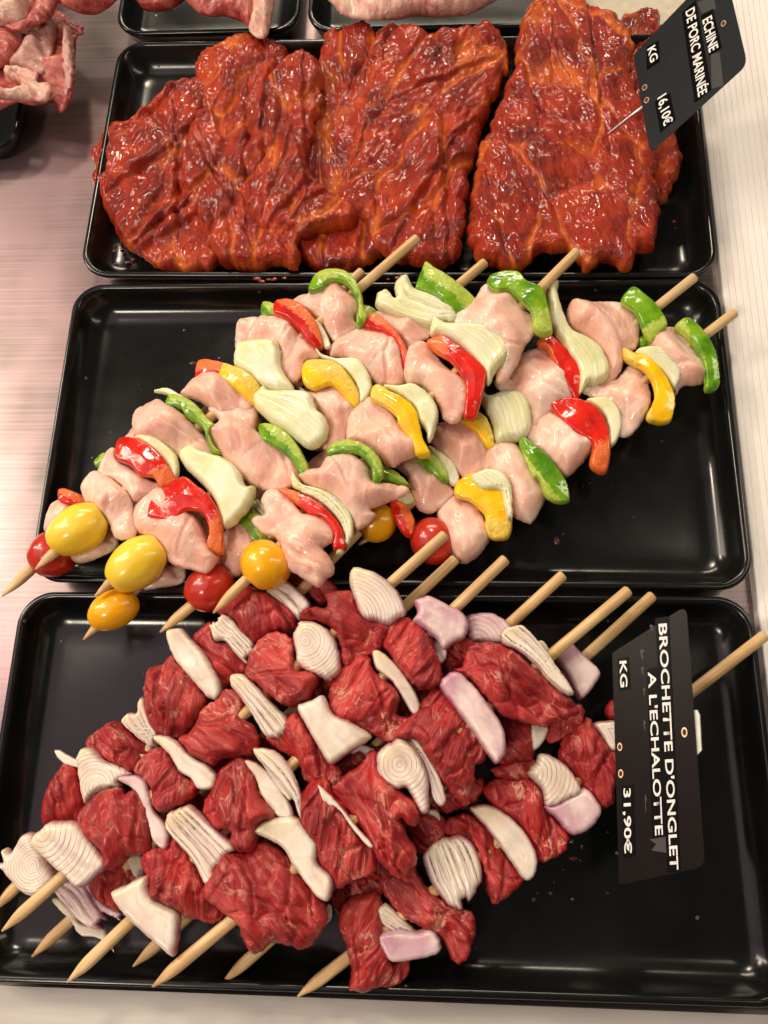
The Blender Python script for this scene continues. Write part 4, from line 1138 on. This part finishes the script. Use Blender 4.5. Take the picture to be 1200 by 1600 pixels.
skewer('beef_skewer', 'beef skewer through the centre of the pile, a broad cream shallot block mid-way', GB,
       (105, 1535), (790, 873), .034, .036, [
    ('shallot', 'M', [(538, 400), (600, 370), (690, 330), (710, 400), (760, 450), (830, 490), (840, 560), (820, 680), (790, 680), (730, 630), (640, 550), (560, 460)], dict(mode='petal', n=3, sdir=-60)),
    ('beef', 'M', [(672, 270), (690, 220), (760, 190), (820, 145), (870, 200), (920, 280), (970, 360), (1040, 480), (1040, 510), (990, 540), (900, 515), (850, 490), (780, 450), (720, 430), (700, 350)]),
    ('shallot', 'M', [(790, 60), (840, 15), (870, 10), (900, 0), (940, 30), (1020, 110), (1110, 190), (1060, 230), (1030, 290), (1000, 350), (960, 350), (920, 270), (860, 190), (800, 120)], dict(mode='fan', n=5, dz=.001)),
    ('beef', 'N', [(60, 440), (100, 340), (125, 270), (190, 210), (240, 205), (290, 280), (320, 370), (380, 420), (390, 470), (320, 500), (310, 560), (290, 620), (230, 620), (180, 580), (190, 530), (130, 520)], dict(dz=.002)),
    ('shallot', 'N', [(255, 215), (300, 215), (350, 250), (400, 310), (450, 390), (470, 465), (400, 460), (330, 370), (300, 290)], dict(mode='petal', n=2)),
    ('shallot', 'N', [(290, 160), (310, 148), (400, 170), (460, 240), (500, 330), (512, 400), (505, 462), (490, 440), (470, 380), (400, 290), (320, 210)], dict(mode='fan', n=2, dz=.003)),
    ('shallot', 'N', [(330, 215), (380, 240), (440, 310), (470, 370), (455, 388), (410, 340), (360, 270)], dict(mode='petal', n=1, dz=.001)),
    ('beef', 'N', [(365, 100), (440, 20), (500, -10), (560, 80), (620, 180), (690, 240), (680, 320), (600, 320), (540, 300), (480, 200), (400, 150)]),
    ('shallot', 'T', [(467, 1105), (490, 1095), (507, 1089), (520, 1115), (550, 1130), (578, 1150), (560, 1165), (540, 1178), (517, 1192), (500, 1170), (480, 1135)], dict(mode='petal', n=3, dz=.001, fib=math.radians(-45))),
    ('beef', 'J', [(650, 660), (700, 570), (770, 510), (830, 505), (860, 580), (940, 640), (970, 690), (960, 760), (1020, 790), (980, 840), (930, 890), (850, 860), (780, 820), (700, 790), (660, 740)]),
    ('shallot', 'J', [(850, 490), (880, 475), (940, 520), (1000, 590), (1050, 680), (1065, 740), (1040, 770), (990, 700), (940, 620), (870, 560)], dict(mode='petal', n=2)),
    ('beef', 'J', [(905, 400), (930, 340), (990, 320), (1060, 350), (1110, 400), (1140, 470), (1170, 600), (1140, 635), (1060, 640), (990, 580), (930, 490), (900, 440)], dict(fib=math.radians(60))),
    ('purple', 'K', [(85, 125), (130, 105), (160, 100), (250, 145), (310, 180), (330, 230), (310, 290), (270, 310), (215, 340), (180, 290), (100, 230), (80, 210), (100, 170)], dict(mode='petal', n=3, sdir=-20)),
    ('shallot', 'K', [(150, 300), (190, 310), (232, 350), (220, 405), (190, 400)], dict(dz=-.006)),
])
skewer('beef_skewer', 'top beef skewer with a big beef slab and lilac-white shallot crescent near its blunt end', GB,
       (238, 1542), (982, 922), .035, .036, [
    ('beef', 'T', [(327, 1383), (345, 1350), (355, 1335), (390, 1330), (410, 1318), (440, 1335), (465, 1365), (490, 1395), (503, 1415), (505, 1440), (480, 1475), (465, 1478), (430, 1470), (400, 1487), (385, 1470), (375, 1440), (350, 1420), (328, 1403)], dict(fib=math.radians(-50))),
    ('shallot', 'N', [(295, 545), (360, 490), (480, 473), (540, 530), (590, 600), (590, 680), (650, 740), (655, 800), (630, 855), (580, 830), (530, 770), (480, 700), (430, 620), (370, 580)], dict(mode='petal', n=3, sdir=-60)),
    ('beef', 'N', [(500, 420), (530, 350), (600, 300), (640, 295), (660, 360), (720, 430), (780, 520), (830, 600), (860, 680), (830, 730), (750, 760), (680, 785), (640, 730), (590, 660), (580, 590), (520, 520)]),
    ('shallot', 'N', [(600, 325), (680, 400), (760, 500), (840, 590), (820, 602), (740, 510), (690, 440), (620, 410), (606, 370)], dict(n=1, dz=.0055)),
    ('beef', 'N', [(660, 340), (730, 280), (800, 230), (830, 180), (870, 180), (890, 260), (970, 350), (1040, 400), (1060, 460), (1040, 515), (1000, 500), (980, 480), (1010, 560), (1045, 620), (1040, 680), (980, 740), (930, 720), (870, 650), (820, 560), (760, 470), (700, 400)], dict(fib=math.radians(-50))),
    ('shallot', 'O', [(97, 180), (150, 130), (190, 105), (240, 125), (290, 190), (325, 280), (328, 350), (325, 430), (285, 440), (250, 370), (220, 330), (180, 340), (100, 290)], dict(mode='arc', n=6, apex=(625, 1195))),
    ('shallot', 'O', [(210, 105), (265, 90), (310, 150), (345, 210), (380, 280), (405, 370), (385, 412), (350, 380), (330, 300), (290, 200)], dict(mode='fan', n=2, dz=-.001)),
    ('beef', 'T', [(620, 1150), (640, 1123), (665, 1095), (680, 1078), (697, 1083), (715, 1110), (745, 1150), (757, 1175), (752, 1190), (740, 1195), (738, 1225), (728, 1252), (712, 1245), (690, 1215), (665, 1180), (655, 1160), (635, 1158)]),
    ('purple', 'K', [(205, 520), (250, 465), (300, 465), (370, 530), (430, 610), (480, 680), (505, 760), (500, 830), (465, 872), (430, 840), (350, 720), (260, 600)], dict(mode='petal', n=2, sdir=180, dz=.001)),
    ('beef', 'K', [(280, 440), (320, 430), (330, 370), (350, 330), (430, 320), (510, 340), (580, 380), (640, 430), (720, 510), (800, 570), (840, 630), (780, 660), (680, 695), (600, 680), (480, 640), (440, 600), (390, 540), (340, 480)], dict(fib=math.radians(-40))),
    ('shallot', 'K', [(495, 270), (530, 245), (560, 238), (600, 245), (680, 330), (750, 430), (800, 500), (830, 560), (780, 545), (700, 480), (650, 420), (560, 350), (500, 320)], dict(mode='fan', n=4, dz=.001)),
])

# ------------------------------------------------------------------ price tags


class Card:
    def __init__(s, a, b, c):
        s.o = a; s.n = (b - a).cross(c - a).normalized()
        if s.n.dot(CC - a) < 0:
            s.n = -s.n

    def at(s, px, py, off=0.0):
        d = ray(px, py); t = (s.o - CC).dot(s.n) / d.dot(s.n)
        return CC + d * t + s.n * off

    def slab(s, name, mat, pts, off0, off1, parent, origin):
        n = len(pts)
        vs = [s.at(*p, off0) - origin for p in pts] + [s.at(*p, off1) - origin for p in pts]
        fs = [tuple(range(n)), tuple(range(n, 2 * n))]
        for i in range(n):
            j = (i + 1) % n; fs.append((i, j, n + j, n + i))
        me = bpy.data.meshes.new(name); me.from_pydata([tuple(v) for v in vs], [], fs)
        bmfix(me)
        return link(name, me, mat, parent, smooth=False)

    def text(s, txt, base0, base1, up, origin, parent, mat='letter', off=.0007, bold=.012):
        cu = bpy.data.curves.new('lettering', 'FONT'); cu.body = txt; cu.size = 1; cu.offset = bold
        cu.resolution_u = 4
        to = bpy.data.objects.new('tmp', cu); COL.objects.link(to)
        dg = bpy.context.evaluated_depsgraph_get(); dg.update()
        me = bpy.data.meshes.new_from_object(to.evaluated_get(dg))
        bpy.data.objects.remove(to)
        co = np.array([v.co for v in me.vertices]); x0, x1 = co[:, 0].min(), co[:, 0].max()
        ch = .69
        for v in me.vertices:
            u = (v.co.x - x0) / (x1 - x0); w = v.co.y / ch
            px = base0[0] + u * (base1[0] - base0[0]) + w * up[0]
            py = base0[1] + u * (base1[1] - base0[1]) + w * up[1]
            v.co = s.at(px, py, off) - origin
        me.name = 'lettering'
        return link('lettering', me, mat, parent, smooth=False)


def bmfix(me):
    import bmesh
    b = bmesh.new(); b.from_mesh(me); bmesh.ops.recalc_face_normals(b, faces=b.faces); b.to_mesh(me); b.free()


def roundpoly(pts, rs, n=6):
    out = []; m = len(pts)
    for i in range(m):
        a, p, b = np.array(pts[i - 1], float), np.array(pts[i], float), np.array(pts[(i + 1) % m], float)
        r = rs[i]
        if r <= 0:
            out.append(tuple(p)); continue
        pa = p + (a - p) / np.linalg.norm(a - p) * r; pb = p + (b - p) / np.linalg.norm(b - p) * r
        for t in np.linspace(0, 1, n):
            out.append(tuple((1 - t) ** 2 * pa + 2 * t * (1 - t) * p + t * t * pb))
    return out


def eyelet(card, c, rx, ry, ang, parent, origin):
    def ell(k):
        return [(c[0] + k * (rx * math.cos(t) * math.cos(ang) - ry * math.sin(t) * math.sin(ang)),
                 c[1] + k * (rx * math.cos(t) * math.sin(ang) + ry * math.sin(t) * math.cos(ang))) for t in np.linspace(0, 2 * math.pi, 20, endpoint=False)]
    o = card.slab('eyelet', 'eyelet', ell(1.0), .0003, .0009, parent, origin)
    card.slab('hole', 'hole', ell(.62), .0003, .0011, o, origin)
    return o


def strip(b0, b1, up, lo=.45, hi=1.4, e=.04):
    b0, b1, up = np.array(b0, float), np.array(b1, float), np.array(up, float); d = b1 - b0
    return [tuple(b0 - e * d - lo * up), tuple(b1 + e * d - lo * up), tuple(b1 + e * d + hi * up), tuple(b0 - e * d + hi * up)]


# pork tag
og = U(1014, 238, .040)
c1 = Card(U(990, 86, .045), U(1014, 238, .045), U(1168, 97, .080))
r1 = empty('price_tag', og)
tag(r1, 'tilted dark price tag pinned in the pork slice, reading ECHINE DE PORC MARINEE 16,10', 'price tag')
c1.slab('card', 'card', roundpoly([(990, 86), (1130, -60), (1168, 100), (1016, 239)], [5, 8, 16, 10]), -.0004, .0004, r1, og)
c1.slab('tape_residue', 'residue', fr('V', [(845, 345), (900, 330), (925, 540), (850, 560)]), .0004, .0006, r1, og)
c1.slab('tape_residue', 'residue', fr('V', [(760, 20), (860, -20), (880, 60), (790, 90)]), .0004, .0006, r1, og)
c1.slab('label_strip', 'tape', fr('V', [(665, 85), (752, 5), (850, 560), (745, 645)]), .0004, .0008, r1, og)
c1.slab('label_strip', 'tape', fr('V', [(785, 105), (858, 60), (915, 300), (835, 350)]), .0004, .0008, r1, og)
c1.slab('label_strip', 'tape', fr('V', [(445, 300), (520, 258), (528, 385), (445, 440)]), .0004, .0008, r1, og)
c1.slab('label_strip', 'tape', fr('V', [(495, 640), (590, 585), (625, 750), (530, 830)]), .0004, .0008, r1, og)
c1.text('DE PORC MARINÉE', (900 + 690 / 4, 80 / 4), (900 + 770 / 4, 615 / 4), (13.5, -8), og, r1, off=.0010, bold=.02)
c1.text('ECHINE', (900 + 795 / 4, 135 / 4), (900 + 838 / 4, 338 / 4), (14, -8.5), og, r1, off=.0010, bold=.02)
c1.text('KG', (900 + 452 / 4, 315 / 4), (900 + 472 / 4, 402 / 4), (11.5, -7.5), og, r1, off=.0010, bold=.02)
c1.text('16,10€', (900 + 515 / 4, 620 / 4), (900 + 556 / 4, 798 / 4), (13, -8.5), og, r1, off=.0010, bold=.02)
for cx, cy in ((925, 153), (433, 552), (445, 631)):
    eyelet(c1, (900 + cx / 4, cy / 4), 5.4, 3.4, math.radians(-60), r1, og)
pa, pb = U(938, 219, .022), c1.at(1004, 166, -.0012)
pb2 = c1.at(1030, 142, -.0016)
lathe_between('metal_pin', 'pin', pa, pb2, [(0, .0003), (.08, .0008), (.5, .0009), (1, .0009)], r1, 10)

# beef tag
og2 = U(965, 1380, .030)
c2 = Card(U(962, 1030, .033), U(968, 1382, .033), U(1098, 1352, .050))
r2 = empty('price_tag', og2)
tag(r2, 'long black price tag standing over the front tray, reading BROCHETTE D\'ONGLET A L\'ECHALOTTE 31,90', 'price tag')
c2.slab('card', 'card2', roundpoly(fr('L', [(190, 335), (575, 88), (672, 1448), (226, 1542)]), [4, 16, 16, 4]), -.0004, .0004, r2, og2)
c2.slab('tape_residue', 'residue', fr('L', [(385, 1305), (470, 1290), (472, 1375), (395, 1362), (420, 1330)]), .0004, .0006, r2, og2)
c2.slab('label_strip', 'tape', fr('L', [(415, 155), (485, 145), (545, 1470), (478, 1475)]), .0004, .0008, r2, og2)
c2.slab('label_strip', 'tape', fr('L', [(370, 420), (430, 410), (470, 1290), (400, 1300)]), .0004, .0008, r2, og2)
c2.slab('label_strip', 'tape', fr('L', [(218, 365), (275, 355), (285, 520), (228, 530)]), .0004, .0008, r2, og2)
c2.slab('label_strip', 'tape', fr('L', [(240, 1030), (300, 1020), (310, 1390), (250, 1400)]), .0004, .0008, r2, og2)
for k, (x, y, w, h) in enumerate([(385, 190, 22, 30), (335, 320, 24, 50), (340, 410, 18, 40), (350, 520, 14, 40), (352, 690, 14, 50), (360, 1080, 10, 90)]):
    rn = random.Random(k)
    c2.slab('tape_residue', 'residue', fr('L', [(x, y), (x + w * .5, y - h * .1), (x + w, y + h * rn.uniform(.1, .3)), (x + w * .45, y + h * .35), (x + w * .8, y + h), (x + w * .3, y + h * .8)]), .0004, .0005, r2, og2)


def LL(x, y):
    return (900 + x / 3.3333, 920 + y / 3.3333)


c2.text("BROCHETTE D'ONGLET", LL(434, 185), LL(495, 1465), (12.3, -1.0), og2, r2, off=.0010, bold=.02)
c2.text("A L'ECHALOTTE", LL(379, 435), LL(417, 1285), (11.6, -1.0), og2, r2, off=.0010, bold=.02)
c2.text('KG', LL(231, 378), LL(236, 515), (10.5, -.8), og2, r2, off=.0010, bold=.02)
c2.text('31,90€', LL(252, 1040), LL(257, 1380), (10.5, -.8), og2, r2, off=.0010, bold=.02)
for cx, cy, rx in ((567, 748, 8), (231, 824, 6.5), (236, 963, 6.8)):
    eyelet(c2, LL(cx, cy), rx, rx * .58, math.radians(88), r2, og2)
c2.slab('clip', 'clip', fr('L', [(590, 630), (628, 630), (640, 655), (650, 840), (630, 862), (600, 860)]), -.0025, -.0010, r2, og2)
cp = c2.at(*LL(600, 745), -.0018); fl = c2.at(*LL(560, 760), -.0018); fl.z = .0032
lathe_between('support_pin', 'pin', fl, cp, [(0, .0009), (.5, .0009), (1, .0009)], r2, 10)
